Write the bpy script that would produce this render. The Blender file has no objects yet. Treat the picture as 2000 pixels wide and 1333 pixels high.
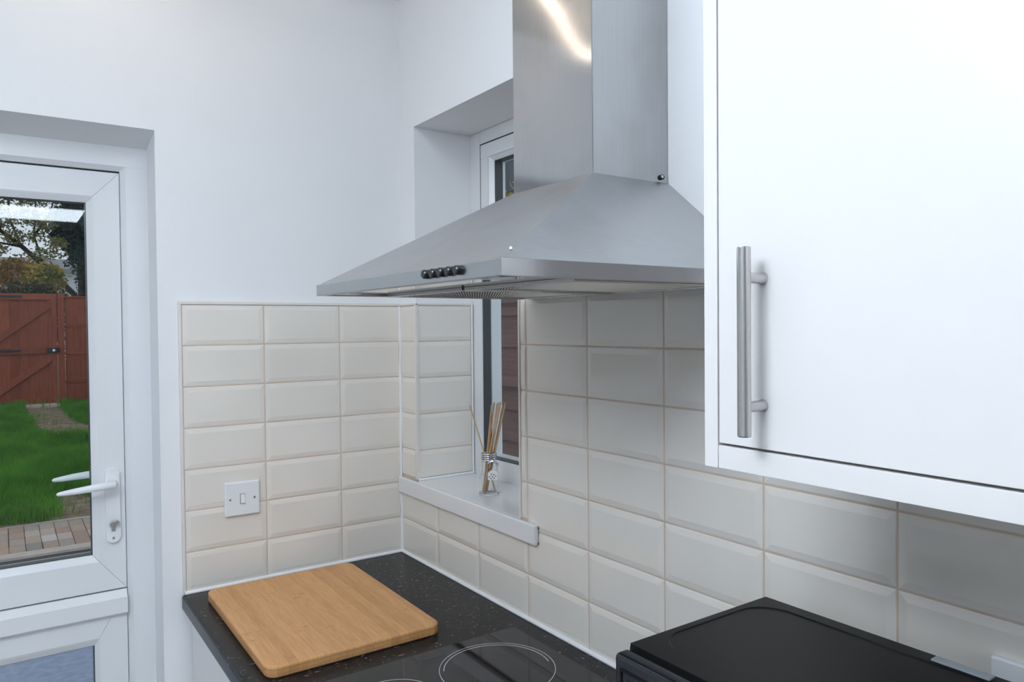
import bpy, bmesh, math, random
import numpy as np
from mathutils import Vector, Matrix, Euler

random.seed(7)
rng = np.random.default_rng(7)
sc = bpy.context.scene
C = sc.collection
R = math.radians

# ------------------------------------------------------------------ camera, sky, exposure
def make_camera():
    yaw, pit, rol = 0.6056, -0.0199, -0.0091
    fw = Vector((math.sin(yaw) * math.cos(pit), math.cos(yaw) * math.cos(pit), math.sin(pit)))
    rt = Vector((math.cos(yaw), -math.sin(yaw), 0))
    up = rt.cross(fw)
    r2 = rt * math.cos(rol) + up * math.sin(rol)
    u2 = -rt * math.sin(rol) + up * math.cos(rol)
    m = Matrix((r2, u2, -fw)).transposed().to_4x4()
    m.translation = (-0.9522, -1.9436, 1.5517)
    cd = bpy.data.cameras.new('camera')
    cd.sensor_width = 36
    cd.lens = 26.013
    cd.clip_start = 0.02
    co = bpy.data.objects.new('camera', cd)
    C.objects.link(co)
    co.matrix_world = m
    sc.camera = co

make_camera()
sc.view_settings.view_transform = 'Standard'
sc.view_settings.look = 'None'
sc.view_settings.exposure = 0.0
sc.view_settings.gamma = 1.0
sc.view_settings.use_curve_mapping = False
sc.cycles.use_denoising = True
sc.cycles.max_bounces = 14
sc.cycles.transparent_max_bounces = 16
sc.cycles.caustics_reflective = False

SKY = (0.80, 0.88, 1.0)
SKY_STRENGTH = 0.80
w = bpy.data.worlds.new('overcast_sky')
sc.world = w
w.use_nodes = True
bg = w.node_tree.nodes['Background']
bg.inputs[0].default_value = (*SKY, 1)
bg.inputs[1].default_value = SKY_STRENGTH
LIGHT = (0.845, 0.955, 1.07)
PANEL_A, ADDED_PENDANT, ADDED_FLUSH, ADDED_TUBE = 24.0, 20.5, 7.7, 7.0  # emission strengths; all but the rear panel belong to added lamps
WARM = (1.0, 0.80, 0.62)

# ------------------------------------------------------------------ materials
MATS = {}

class NB:
    """small node builder"""
    def __init__(s, name):
        s.m = bpy.data.materials.new(name)
        s.m.use_nodes = True
        s.t = s.m.node_tree
        s.p = s.t.nodes['Principled BSDF']
        s.out = s.t.nodes['Material Output']
    def n(s, typ, **kw):
        nd = s.t.nodes.new(typ)
        for k, v in kw.items():
            if k.startswith('_'):
                nd.inputs[k[1:].replace('_', ' ')].default_value = v
            else:
                setattr(nd, k, v)
        return nd
    def l(s, a, b):
        s.t.links.new(a, b)
    def coords(s, scale=(1, 1, 1), rnd=False, rot=(0, 0, 0)):
        tc = s.n('ShaderNodeTexCoord')
        mp = s.n('ShaderNodeMapping')
        mp.inputs['Scale'].default_value = scale
        mp.inputs['Rotation'].default_value = rot
        s.l(tc.outputs['Object'], mp.inputs['Vector'])
        if rnd:
            oi = s.n('ShaderNodeObjectInfo')
            mu = s.n('ShaderNodeMath', operation='MULTIPLY')
            mu.inputs[1].default_value = 37.0
            s.l(oi.outputs['Random'], mu.inputs[0])
            ad = s.n('ShaderNodeVectorMath', operation='ADD')
            s.l(mp.outputs[0], ad.inputs[0])
            s.l(mu.outputs[0], ad.inputs[1])
            return ad.outputs[0]
        return mp.outputs[0]
    def noise(s, vec, scale, detail=3, rough=0.5):
        nd = s.n('ShaderNodeTexNoise')
        nd.inputs['Scale'].default_value = scale
        nd.inputs['Detail'].default_value = detail
        nd.inputs['Roughness'].default_value = rough
        s.l(vec, nd.inputs['Vector'])
        return nd.outputs['Fac']
    def ramp(s, fac, stops, interp='LINEAR'):
        nd = s.n('ShaderNodeValToRGB')
        cr = nd.color_ramp
        cr.interpolation = interp
        while len(cr.elements) < len(stops):
            cr.elements.new(0.5)
        for e, (pos, col) in zip(cr.elements, stops):
            e.position = pos
            e.color = (*col, 1) if len(col) == 3 else col
        s.l(fac, nd.inputs[0])
        return nd.outputs[0]
    def mix(s, fac, a, b, blend='MIX'):
        nd = s.n('ShaderNodeMixRGB', blend_type=blend)
        for i, x in enumerate((fac, a, b)):
            if isinstance(x, (int, float)):
                nd.inputs[i].default_value = x
            elif isinstance(x, tuple):
                nd.inputs[i].default_value = (*x, 1)
            else:
                s.l(x, nd.inputs[i])
        return nd.outputs[0]
    def bump(s, h, strength, dist=0.01):
        nd = s.n('ShaderNodeBump')
        nd.inputs['Strength'].default_value = strength
        nd.inputs['Distance'].default_value = dist
        s.l(h, nd.inputs['Height'])
        s.l(nd.outputs[0], s.p.inputs['Normal'])
    def set(s, **kw):
        for k, v in kw.items():
            i = s.p.inputs[k.replace('_', ' ')]
            if hasattr(v, 'is_linked') or hasattr(v, 'links'):
                s.l(v, i)
            elif isinstance(v, tuple) and len(v) == 3:
                i.default_value = (*v, 1)
            else:
                i.default_value = v
        return s

def plain(name, col, rough=0.5, metal=0.0, var=0.04, vscale=8, bump=0.0, bscale=60, spec=0.5, coat=0.0, rnd=0.0):
    b = NB(name)
    v = b.coords()
    f = b.noise(v, vscale)
    lo = tuple(c * (1 - var) for c in col)
    hi = tuple(min(1, c * (1 + var)) for c in col)
    col_out = b.ramp(f, [(0.3, lo), (0.7, hi)])
    if rnd:
        oi = b.n('ShaderNodeObjectInfo')
        sh = b.ramp(oi.outputs['Random'], [(0, (1 - rnd,) * 3), (1, (1, 1, 1))])
        col_out = b.mix(1.0, col_out, sh, 'MULTIPLY')
    b.set(Base_Color=col_out, Roughness=rough, Metallic=metal, Specular_IOR_Level=spec, Coat_Weight=coat)
    if bump:
        b.bump(b.noise(v, bscale), bump, 0.004)
    MATS[name] = b.m
    return b.m

def glass_pane(name, tint=(0.96, 0.985, 0.975), refl=1.0):
    b = NB(name)
    b.t.nodes.remove(b.p)
    lw = b.n('ShaderNodeLayerWeight')
    pw = b.n('ShaderNodeMath', operation='POWER')
    pw.inputs[1].default_value = 5.0
    b.l(lw.outputs['Facing'], pw.inputs[0])
    fr = b.n('ShaderNodeMath', operation='MULTIPLY_ADD')
    fr.inputs[1].default_value = 0.92
    fr.inputs[2].default_value = 0.018
    b.l(pw.outputs[0], fr.inputs[0])
    tr = b.n('ShaderNodeBsdfTransparent')
    tr.inputs[0].default_value = (*tint, 1)
    gl = b.n('ShaderNodeBsdfGlossy')
    gl.inputs[0].default_value = (refl, refl, refl, 1)
    gl.inputs['Roughness'].default_value = 0.0
    mx = b.n('ShaderNodeMixShader')
    b.l(fr.outputs[0], mx.inputs[0])
    b.l(tr.outputs[0], mx.inputs[1])
    b.l(gl.outputs[0], mx.inputs[2])
    b.l(mx.outputs[0], b.out.inputs[0])
    return b.m

def emit(name, col, strength):
    b = NB(name)
    b.set(Base_Color=(0.8, 0.8, 0.8), Emission_Color=col, Emission_Strength=strength)
    return b.m

M_wall = plain('white_wall_paint', (0.87, 0.875, 0.885), 0.6, var=0.008, vscale=2, bump=0.05, bscale=140, spec=0.3)
M_ceil = plain('white_ceiling_paint', (0.88, 0.88, 0.88), 0.7, var=0.008, bump=0.04, spec=0.2)
M_floor = plain('grey_floor_vinyl', (0.42, 0.40, 0.38), 0.35, var=0.1, vscale=5)
M_grout = plain('beige_grout', (0.66, 0.53, 0.43), 0.85, var=0.10, vscale=14, bump=0.15, bscale=300, spec=0.2)
M_sil = plain('white_silicone', (0.90, 0.90, 0.91), 0.35, var=0.01)
M_trim = plain('cream_tile_trim', (0.80, 0.74, 0.69), 0.4, var=0.03)
M_upvc = plain('white_upvc', (0.79, 0.80, 0.815), 0.28, var=0.008, vscale=3)
M_gasket = plain('black_gasket', (0.012, 0.014, 0.018), 0.5, var=0.1)
M_spacer = plain('dark_glazing_spacer', (0.03, 0.037, 0.045), 0.4, var=0.08)
M_gloss = plain('white_cabinet_foil', (0.810, 0.785, 0.772), 0.3, var=0.004, spec=0.4)
M_plast = plain('white_plastic', (0.84, 0.85, 0.87), 0.3, var=0.006)
M_sill = plain('white_gloss_sill', (0.80, 0.795, 0.79), 0.16, var=0.01)
M_blackp = plain('black_plastic', (0.012, 0.012, 0.014), 0.25, var=0.1)
M_mwtop = plain('black_microwave_enamel', (0.011, 0.011, 0.0115), 0.30, var=0.06, bump=0.02, bscale=400, spec=0.12)
M_mwdoor = plain('black_microwave_door', (0.010, 0.012, 0.018), 0.12, var=0.06)
M_hob = plain('black_hob_glass', (0.012, 0.012, 0.014), 0.03, var=0.02)
M_ring = plain('pale_ring_print', (0.62, 0.62, 0.66), 0.3, var=0.02)
M_chrome = plain('polished_chrome', (0.75, 0.76, 0.80), 0.12, 1.0, var=0.02)
M_handle = plain('brushed_nickel', (0.56, 0.54, 0.53), 0.28, 1.0, var=0.03, vscale=200)
M_pane = glass_pane('clear_window_glass')
M_pane2 = glass_pane('grey_blue_door_glass', (0.84, 0.89, 0.95))

def mk_tile():
    b = NB('cream_glazed_tile')
    v = b.coords(rnd=True)
    f = b.noise(v, 5)
    oi = b.n('ShaderNodeObjectInfo')
    c = b.ramp(f, [(0.3, (0.82, 0.77, 0.70)), (0.7, (0.85, 0.80, 0.73))])
    sh = b.ramp(oi.outputs['Random'], [(0, (0.965, 0.965, 0.965)), (1, (1, 1, 1))])
    b.set(Base_Color=b.mix(1.0, c, sh, 'MULTIPLY'), Roughness=0.075, Specular_IOR_Level=0.5)
    b.bump(b.noise(v, 9, 1), 0.10, 0.006)
    return b.m
M_tile = mk_tile()

def mk_steel(name, brush, col=(0.50, 0.505, 0.515), rough=0.34, stain=True, aniso=0.0):
    b = NB(name)
    v = b.coords(scale=brush)
    f = b.noise(v, 1.0, 4, 0.6)
    vb = b.coords()
    big = b.noise(vb, 7, 3)
    c = b.ramp(f, [(0.3, tuple(x * 0.94 for x in col)), (0.7, tuple(x * 1.05 for x in col))])
    if stain:
        sm = b.ramp(big, [(0.36, (0.93, 0.925, 0.91)), (0.5, (1, 1, 1))])
        c = b.mix(1.0, c, sm, 'MULTIPLY')
    rg = b.ramp(f, [(0.2, (rough - 0.05,) * 3), (0.8, (rough + 0.05,) * 3)])
    b.set(Base_Color=c, Metallic=1.0, Roughness=rg, Anisotropic=aniso)
    tg = b.n('ShaderNodeTangent', direction_type='RADIAL', axis='Z')
    b.l(tg.outputs[0], b.p.inputs['Tangent'])
    b.bump(f, 0.012, 0.001)
    return b.m
M_steel_v = mk_steel('brushed_steel_vertical', (900, 900, 6), (0.455, 0.46, 0.465), 0.12, True, 0.25)
M_steel_h = mk_steel('brushed_steel_horizontal', (40, 6, 900))
M_steel_lip = plain('satin_steel_lip', (0.47, 0.47, 0.475), 0.24, 1.0, var=0.03, vscale=12)
M_filter = plain('aluminium_filter_mesh', (0.62, 0.60, 0.57), 0.35, 1.0, var=0.03)
M_filter_back = plain('dark_filter_core', (0.05, 0.048, 0.045), 0.6, var=0.1)
M_steel_under = plain('polished_steel_underside', (0.62, 0.61, 0.58), 0.05, 1.0, var=0.01)

def mk_worktop():
    b = NB('black_speckled_laminate')
    v = b.coords(scale=(1.0, 0.45, 1.0), rot=(0, 0, R(25)))
    v2 = b.coords(scale=(0.5, 1.3, 1), rot=(0, 0, R(-30)))
    f = b.noise(v, 70, 5, 0.62)
    base = b.ramp(f, [(0.35, (0.009, 0.009, 0.0095)), (0.60, (0.021, 0.021, 0.022)), (0.74, (0.055, 0.052, 0.05))])
    f2 = b.noise(v2, 95, 2, 0.5)
    sp = b.ramp(f2, [(0.655, (0, 0, 0)), (0.73, (1, 1, 1))])
    c = b.mix(sp, base, (0.20, 0.18, 0.175))
    f3 = b.noise(v, 160, 2, 0.5)
    sp3 = b.ramp(f3, [(0.68, (0, 0, 0)), (0.74, (1, 1, 1))])
    c = b.mix(sp3, c, (0.19, 0.18, 0.18))
    f4 = b.noise(b.coords(), 24, 3)
    br = b.ramp(f4, [(0.6, (0, 0, 0)), (0.72, (0.6, 0.6, 0.6))])
    c = b.mix(br, c, (0.035, 0.024, 0.02))
    b.set(Base_Color=c, Roughness=0.26, Specular_IOR_Level=0.18)
    b.bump(f, 0.05, 0.001)
    return b.m
M_top = mk_worktop()

def mk_bamboo():
    b = NB('bamboo_strip')
    v = b.coords(scale=(1, 0.06, 0.5), rnd=True)
    f = b.noise(v, 260, 4, 0.6)
    oi = b.n('ShaderNodeObjectInfo')
    c = b.ramp(f, [(0.3, (0.60, 0.30, 0.115)), (0.7, (0.72, 0.40, 0.18))])
    sh = b.ramp(oi.outputs['Random'], [(0, (0.86, 0.83, 0.80)), (1, (1.0, 1.0, 1.0))])
    c = b.mix(1.0, c, sh, 'MULTIPLY')
    # darker growth knots at irregular spacing along each strip
    vk = b.coords(scale=(0.55, 1, 0.2), rnd=True)
    k = b.noise(vk, 34, 3, 0.65)
    kk = b.ramp(k, [(0.62, (0, 0, 0)), (0.72, (0.6, 0.6, 0.6))])
    c = b.mix(kk, c, (0.43, 0.19, 0.065))
    # three glued layers show as lines on the edges
    tc = b.n('ShaderNodeTexCoord')
    sx = b.n('ShaderNodeSeparateXYZ')
    b.l(tc.outputs['Object'], sx.inputs[0])
    ml = b.n('ShaderNodeMath', operation='MULTIPLY')
    ml.inputs[1].default_value = 1 / 0.024
    b.l(sx.outputs['Z'], ml.inputs[0])
    ly = b.ramp(ml.outputs[0], [(0.0, (1, 1, 1)), (0.28, (1, 1, 1)), (0.32, (0.62, 0.55, 0.48)), (0.36, (0.95, 0.93, 0.90)), (0.66, (0.95, 0.93, 0.90)), (0.70, (0.62, 0.55, 0.48)), (0.74, (1, 1, 1))])
    c = b.mix(1.0, c, ly, 'MULTIPLY')
    b.set(Base_Color=c, Roughness=0.5, Specular_IOR_Level=0.35)
    b.bump(f, 0.05, 0.001)
    return b.m
M_bamboo = mk_bamboo()

def mk_wood(name, lo, hi, grain=(60, 60, 4), rnd=0.25, rough=0.8):
    b = NB(name)
    v = b.coords(scale=grain, rnd=True)
    f = b.noise(v, 1.0, 4, 0.6)
    oi = b.n('ShaderNodeObjectInfo')
    c = b.ramp(f, [(0.3, lo), (0.7, hi)])
    sh = b.ramp(oi.outputs['Random'], [(0, (1 - rnd,) * 3), (1, (1, 1, 1))])
    b.set(Base_Color=b.mix(1.0, c, sh, 'MULTIPLY'), Roughness=rough, Specular_IOR_Level=0.2)
    b.bump(f, 0.2, 0.003)
    return b.m
M_fence = mk_wood('red_brown_fence_stain', (0.30, 0.070, 0.036), (0.46, 0.120, 0.060))
M_fence2 = mk_wood('dull_brown_fence_stain', (0.20, 0.115, 0.105), (0.28, 0.165, 0.15), (60, 4, 60), 0.18)
M_bark = mk_wood('dark_bark', (0.02, 0.018, 0.016), (0.05, 0.042, 0.035), (20, 20, 6), 0.1)
M_reed = mk_wood('pale_rattan', (0.62, 0.42, 0.25), (0.78, 0.60, 0.40), (900, 900, 40), 0.25, 0.7)
M_reed_o = mk_wood('oiled_rattan', (0.60, 0.27, 0.085), (0.74, 0.40, 0.16), (900, 900, 40), 0.2, 0.6)

def mk_paver():
    b = NB('block_paving')
    oi = b.n('ShaderNodeObjectInfo')
    c = b.ramp(oi.outputs['Random'], [(0.0, (0.36, 0.32, 0.29)), (0.25, (0.50, 0.34, 0.27)), (0.5, (0.56, 0.44, 0.36)),
                                      (0.7, (0.43, 0.38, 0.34)), (0.85, (0.58, 0.40, 0.30)), (1.0, (0.74, 0.71, 0.69))])
    f = b.noise(b.coords(rnd=True), 45, 4)
    g = b.ramp(f, [(0.3, (0.82, 0.82, 0.82)), (0.7, (1, 1, 1))])
    b.set(Base_Color=b.mix(1.0, c, g, 'MULTIPLY'), Roughness=0.9, Specular_IOR_Level=0.2)
    b.bump(f, 0.3, 0.004)
    return b.m
M_paver = mk_paver()
M_kerb = plain('pale_concrete_kerb', (0.58, 0.50, 0.44), 0.9, var=0.12, vscale=9, bump=0.2)
M_step = plain('brown_render_step', (0.19, 0.155, 0.135), 0.9, var=0.15, vscale=6, bump=0.2)
M_patio = plain('wet_slate_patio', (0.42, 0.46, 0.53), 0.6, var=0.14, vscale=22, bump=0.2)
M_soil = plain('bare_soil', (0.27, 0.20, 0.145), 0.95, var=0.35, vscale=9, bump=0.5, bscale=30, spec=0.1)

def mk_leafy(name, lo, hi, scale=9, trans=0.25):
    b = NB(name)
    f = b.noise(b.coords(), scale, 3, 0.6)
    c = b.ramp(f, [(0.3, lo), (0.7, hi)])
    b.set(Base_Color=c, Roughness=0.6, Specular_IOR_Level=0.25)
    tl = b.n('ShaderNodeBsdfTranslucent')
    b.l(c, tl.inputs[0])
    mx = b.n('ShaderNodeMixShader')
    mx.inputs[0].default_value = trans
    b.l(b.p.outputs[0], mx.inputs[1])
    b.l(tl.outputs[0], mx.inputs[2])
    b.l(mx.outputs[0], b.out.inputs[0])
    return b.m
M_grass = mk_leafy('lawn_grass', (0.06, 0.22, 0.016), (0.18, 0.46, 0.045), 2.6)
M_leaf_olive = mk_leafy('olive_leaves', (0.16, 0.165, 0.06), (0.27, 0.26, 0.10))
M_leaf_conifer = mk_leafy('blue_green_needles', (0.022, 0.045, 0.042), (0.045, 0.080, 0.070))
M_leaf_yellow = mk_leafy('yellowing_leaves', (0.13, 0.17, 0.035), (0.60, 0.40, 0.07), 3.2)
M_leaf_orange = mk_leafy('orange_leaves', (0.16, 0.12, 0.03), (0.50, 0.24, 0.045), 4)
M_leaf_dark = mk_leafy('dark_hedge_leaves', (0.018, 0.028, 0.014), (0.05, 0.065, 0.03))
M_roof = plain('grey_roof_slate', (0.24, 0.235, 0.24), 0.8, var=0.15, vscale=3)
M_render = plain('pale_house_render', (0.62, 0.63, 0.64), 0.8, var=0.05)
M_roof2 = plain('dark_roof_slate', (0.035, 0.042, 0.055), 0.7, var=0.15, vscale=3)

def mk_jar():
    b = NB('clear_jar_glass')
    b.set(Base_Color=(0.97, 0.985, 0.98), Roughness=0.02, Transmission_Weight=1.0, IOR=1.35)
    return b.m
M_jar = mk_jar()
M_tag = plain('white_card_tag', (0.85, 0.83, 0.82), 0.6, var=0.02)
M_ink = plain('dark_tag_ink', (0.10, 0.06, 0.06), 0.6)
M_wire = plain('silver_wire', (0.70, 0.71, 0.76), 0.22, 1.0, var=0.05)

# ------------------------------------------------------------------ mesh helpers
class MB:
    def __init__(s):
        s.bm = bmesh.new()
    def box(s, x0, x1, y0, y1, z0, z1, bev=0.0, seg=2, edges=None):
        vs = [s.bm.verts.new((x, y, z)) for x in (x0, x1) for y in (y0, y1) for z in (z0, z1)]
        f = [(0, 1, 3, 2), (4, 6, 7, 5), (0, 4, 5, 1), (2, 3, 7, 6), (0, 2, 6, 4), (1, 5, 7, 3)]
        fs = [s.bm.faces.new([vs[i] for i in q]) for q in f]
        if bev:
            ed = list({e for q in fs for e in q.edges})
            if edges:
                ed = [e for e in ed if edges((e.verts[0].co + e.verts[1].co) / 2, (e.verts[1].co - e.verts[0].co).normalized())]
            bmesh.ops.bevel(s.bm, geom=ed, offset=bev, segments=seg, profile=0.5, affect='EDGES')
        return s
    def prism(s, prof, axis, a, b, bev=0.0):
        """prof: closed 2-D outline in the two other axes (in x,y,z order), swept from a to b along axis"""
        def P(u, v, t):
            return {'x': (t, u, v), 'y': (u, t, v), 'z': (u, v, t)}[axis]
        A = [s.bm.verts.new(P(u, v, a)) for u, v in prof]
        B = [s.bm.verts.new(P(u, v, b)) for u, v in prof]
        n = len(prof)
        fs = [s.bm.faces.new(A[::-1]), s.bm.faces.new(B)]
        for i in range(n):
            fs.append(s.bm.faces.new((A[i], A[(i + 1) % n], B[(i + 1) % n], B[i])))
        if bev:
            ed = list({e for q in fs for e in q.edges})
            bmesh.ops.bevel(s.bm, geom=ed, offset=bev, segments=2, profile=0.5, affect='EDGES')
        return s
    def poly(s, verts, faces):
        vs = [s.bm.verts.new(v) for v in verts]
        for f in faces:
            s.bm.faces.new([vs[i] for i in f])
        return s
    def tube(s, pts, rad, n=10, cap=True):
        pts = [Vector(p) for p in pts]
        if isinstance(rad, (int, float)):
            rad = [rad] * len(pts)
        rings = []
        ref = None
        for i, p in enumerate(pts):
            d = (pts[min(i + 1, len(pts) - 1)] - pts[max(i - 1, 0)]).normalized()
            if ref is None:
                ref = d.orthogonal().normalized()
            u = (ref - d * ref.dot(d)).normalized()
            ref = u
            v = d.cross(u)
            rr = rad[i] if isinstance(rad[i], tuple) else (rad[i], rad[i])
            rings.append([s.bm.verts.new(p + u * math.cos(2 * math.pi * k / n) * rr[0] + v * math.sin(2 * math.pi * k / n) * rr[1]) for k in range(n)])
        for a, b in zip(rings, rings[1:]):
            for k in range(n):
                s.bm.faces.new((a[k], a[(k + 1) % n], b[(k + 1) % n], b[k]))
        if cap:
            s.bm.faces.new(rings[0][::-1])
            s.bm.faces.new(rings[-1])
        return s
    def lathe(s, prof, cx, cy, n=32, closed=False):
        rings = [[s.bm.verts.new((cx + r * math.cos(2 * math.pi * k / n), cy + r * math.sin(2 * math.pi * k / n), z)) for k in range(n)] for r, z in prof]
        pairs = list(zip(rings, rings[1:])) + ([(rings[-1], rings[0])] if closed else [])
        for a, b in pairs:
            for k in range(n):
                s.bm.faces.new((a[k], a[(k + 1) % n], b[(k + 1) % n], b[k]))
        if not closed:
            s.bm.faces.new(rings[0][::-1])
            s.bm.faces.new(rings[-1])
        return s
    def frame(s, axis, plane0, plane1, u0, u1, v0, v1, wd, bev=0.0):
        """rectangular ring of four bars"""
        bars = [(u0, u1, v0, v0 + wd), (u0, u1, v1 - wd, v1), (u0, u0 + wd, v0 + wd, v1 - wd), (u1 - wd, u1, v0 + wd, v1 - wd)]
        for a, b, c, d in bars:
            if axis == 'x':
                s.box(plane0, plane1, a, b, c, d, bev)
            else:
                s.box(a, b, plane0, plane1, c, d, bev)
        return s

def setp(o, label=None, cat=None, group=None, kind=None):
    if label: o['label'] = label
    if cat: o['category'] = cat
    if group: o['group'] = group
    if kind: o['kind'] = kind
    return o

def empty(name, loc, label, cat, group=None, kind=None):
    o = bpy.data.objects.new(name, None)
    o.empty_display_size = 0.05
    C.objects.link(o)
    o.location = loc
    return setp(o, label, cat, group, kind)

def wloc(o):
    v = Vector((0, 0, 0))
    while o is not None:
        v += Vector(o.location)
        o = o.parent
    return v

def part(name, mb, mat, parent=None, loc=None, smooth=35, label=None, kind=None):
    """one mesh object; the MB is in world space, its origin goes to the parent's (or to loc)"""
    bm = mb.bm if isinstance(mb, MB) else mb
    base = wloc(parent) if parent is not None else Vector((0, 0, 0))
    org = Vector(loc) if loc is not None else base
    bmesh.ops.translate(bm, verts=bm.verts, vec=-org)
    bmesh.ops.recalc_face_normals(bm, faces=bm.faces)
    me = bpy.data.meshes.new(name)
    bm.to_mesh(me)
    bm.free()
    if smooth:
        for p in me.polygons:
            p.use_smooth = True
        me.set_sharp_from_angle(angle=R(smooth))
    me.materials.append(mat)
    o = bpy.data.objects.new(name, me)
    C.objects.link(o)
    if smooth:
        wn = o.modifiers.new('weighted_normals', 'WEIGHTED_NORMAL')
        wn.keep_sharp = True
        wn.weight = 50
    if parent is not None:
        o.parent = parent
    o.location = org - base
    return setp(o, label, kind=kind)

def struct(name, mb, mat, label, cat, smooth=35, loc=None):
    o = part(name, mb, mat, None, loc, smooth)
    return setp(o, label, cat, kind='structure')

def np_mesh(name, verts, tris, mat, parent=None):
    me = bpy.data.meshes.new(name)
    verts = np.asarray(verts, np.float32)
    tris = np.asarray(tris, np.int32)
    k = tris.shape[1]
    me.vertices.add(len(verts)); me.vertices.foreach_set('co', verts.ravel())
    me.loops.add(tris.size); me.loops.foreach_set('vertex_index', tris.ravel())
    me.polygons.add(len(tris))
    me.polygons.foreach_set('loop_start', np.arange(0, tris.size, k, dtype=np.int32))
    me.update(calc_edges=True)
    me.validate()
    me.materials.append(mat)
    o = bpy.data.objects.new(name, me)
    C.objects.link(o)
    if parent is not None:
        o.parent = parent
        o.location = -wloc(parent)
    return o

# ================================================================== ROOM SHELL
PL = 0.008            # plaster plane behind the tile faces
CE = 2.493            # ceiling
TH = 0.27             # outer face of the walls
XL, YR = -3.6, -5.9   # far side wall and rear wall
DX0, DX1, DZ = -1.63, -0.638, 2.03      # door opening
WY0, WY1, WZ0, WZ1 = -0.593, -0.085, 1.085, 2.111  # window opening

b = MB().box(XL - 0.2, TH, YR - 0.2, TH, -0.1, 0.0)
floor = struct('floor', b, M_floor, 'grey kitchen floor below the worktop', 'floor')
b = MB().box(XL - 0.2, TH, YR - 0.2, TH, CE, CE + 0.15)
ceiling = struct('ceiling', b, M_ceil, 'flat white painted ceiling over the kitchen', 'ceiling')

# wall with the glazed door; the soffit of the opening falls towards the frame
b = MB()
b.box(XL, DX0, PL, TH, 0, CE)
b.box(DX1, TH, PL, TH, 0, CE)
b.prism([(PL, DZ), (0.125, 2.006), (TH, 2.006), (TH, CE), (PL, CE)], 'x', DX0, DX1)
wall_left = struct('wall_left', b, M_wall, 'white wall with the glazed back door and a short tiled splashback', 'wall')
# wall with the small window
b = MB()
b.box(PL, TH, WY1, PL, 0, CE)
b.box(PL, TH, YR, WY0, 0, CE)
b.box(PL, TH, WY0, WY1, 0, WZ0)
b.box(PL, TH, WY0, WY1, WZ1, CE)
wall_right = struct('wall_right', b, M_wall, 'white wall with the narrow window, cooker hood and long tiled splashback', 'wall')
b = MB().box(XL - 0.2, TH, YR - 0.2, YR, 0, CE)
struct('wall_rear', b, plain('dimmed_grey_wall', (0.33, 0.34, 0.35), 0.6, var=0.01), 'plain wall behind the camera, greyed to dim its reflection', 'wall')  # unseen wall; grey chosen to dim its reflection in the door glass
# far side wall is unseen; its large patio window is added to bring in daylight
PY0, PY1, PZ0, PZ1 = -3.6, -1.4, 0.25, 2.15
b = MB()
b.box(XL - 0.2, XL, YR, PY0, 0, CE)
b.box(XL - 0.2, XL, PY1, TH, 0, CE)
b.box(XL - 0.2, XL, PY0, PY1, 0, PZ0)
b.box(XL - 0.2, XL, PY0, PY1, PZ1, CE)
struct('wall_far', b, M_wall, 'white side wall out of view with an added wide window', 'wall')
w2 = empty('window_2', (XL - 0.1, (PY0 + PY1) / 2, PZ0), 'added wide white window in the side wall out of view', 'window', kind='structure')
part('frame', MB().frame('x', XL - 0.16, XL - 0.06, PY0, PY1, PZ0, PZ1, 0.06, 0.004), M_upvc, w2)
part('mullion', MB().box(XL - 0.15, XL - 0.07, (PY0 + PY1) / 2 - 0.04, (PY0 + PY1) / 2 + 0.04, PZ0 + 0.06, PZ1 - 0.06, 0.004), M_upvc, w2)
for a, c in ((PY0 + 0.06, (PY0 + PY1) / 2 - 0.04), ((PY0 + PY1) / 2 + 0.04, PY1 - 0.06)):
    part('pane', MB().poly([(XL - 0.11, a, PZ0 + 0.06), (XL - 0.11, c, PZ0 + 0.06), (XL - 0.11, c, PZ1 - 0.06), (XL - 0.11, a, PZ1 - 0.06)], [(0, 1, 2, 3)]), M_pane, w2)

# ------------------------------------------------------------------ tiles
ZR, TP, TW = 1.613, 0.102, 0.2052
GAP = 0.0028
TILE_MESH = {}
def tile_mesh(wd, ht, cut=''):
    """bevelled metro tile; cut sides (l r t b) have no bevel"""
    key = (round(wd, 4), round(ht, 4), cut)
    if key in TILE_MESH:
        return TILE_MESH[key]
    bv, rim, back = 0.0120, -0.0019, -0.0078
    x0, x1, y0, y1 = -wd / 2, wd / 2, -ht / 2, ht / 2
    ix0, ix1 = x0 + (0 if 'l' in cut else min(bv, wd * .4)), x1 - (0 if 'r' in cut else min(bv, wd * .4))
    iy0, iy1 = y0 + (0 if 'b' in cut else min(bv, ht * .4)), y1 - (0 if 't' in cut else min(bv, ht * .4))
    e = 0.0012
    bm = bmesh.new()
    def ring(a, c, d, f, z):
        return [bm.verts.new(p) for p in ((a, d, z), (c, d, z), (c, f, z), (a, f, z))]
    def zz(side, z): return z
    R0 = ring(x0, x1, y0, y1, back)
    R1 = ring(x0, x1, y0, y1, rim - 0.0008)
    R2 = ring(x0 + e, x1 - e, y0 + e, y1 - e, rim)
    R3 = ring(max(ix0, x0 + e * 1.5), min(ix1, x1 - e * 1.5), max(iy0, y0 + e * 1.5), min(iy1, y1 - e * 1.5), 0)
    for A, B in ((R0, R1), (R1, R2), (R2, R3)):
        for k in range(4):
            bm.faces.new((A[k], A[(k + 1) % 4], B[(k + 1) % 4], B[k]))
    bm.faces.new(R3)
    bmesh.ops.recalc_face_normals(bm, faces=bm.faces)
    me = bpy.data.meshes.new('tile')
    bm.to_mesh(me); bm.free()
    me.materials.append(M_tile)
    TILE_MESH[key] = me
    return me

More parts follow.
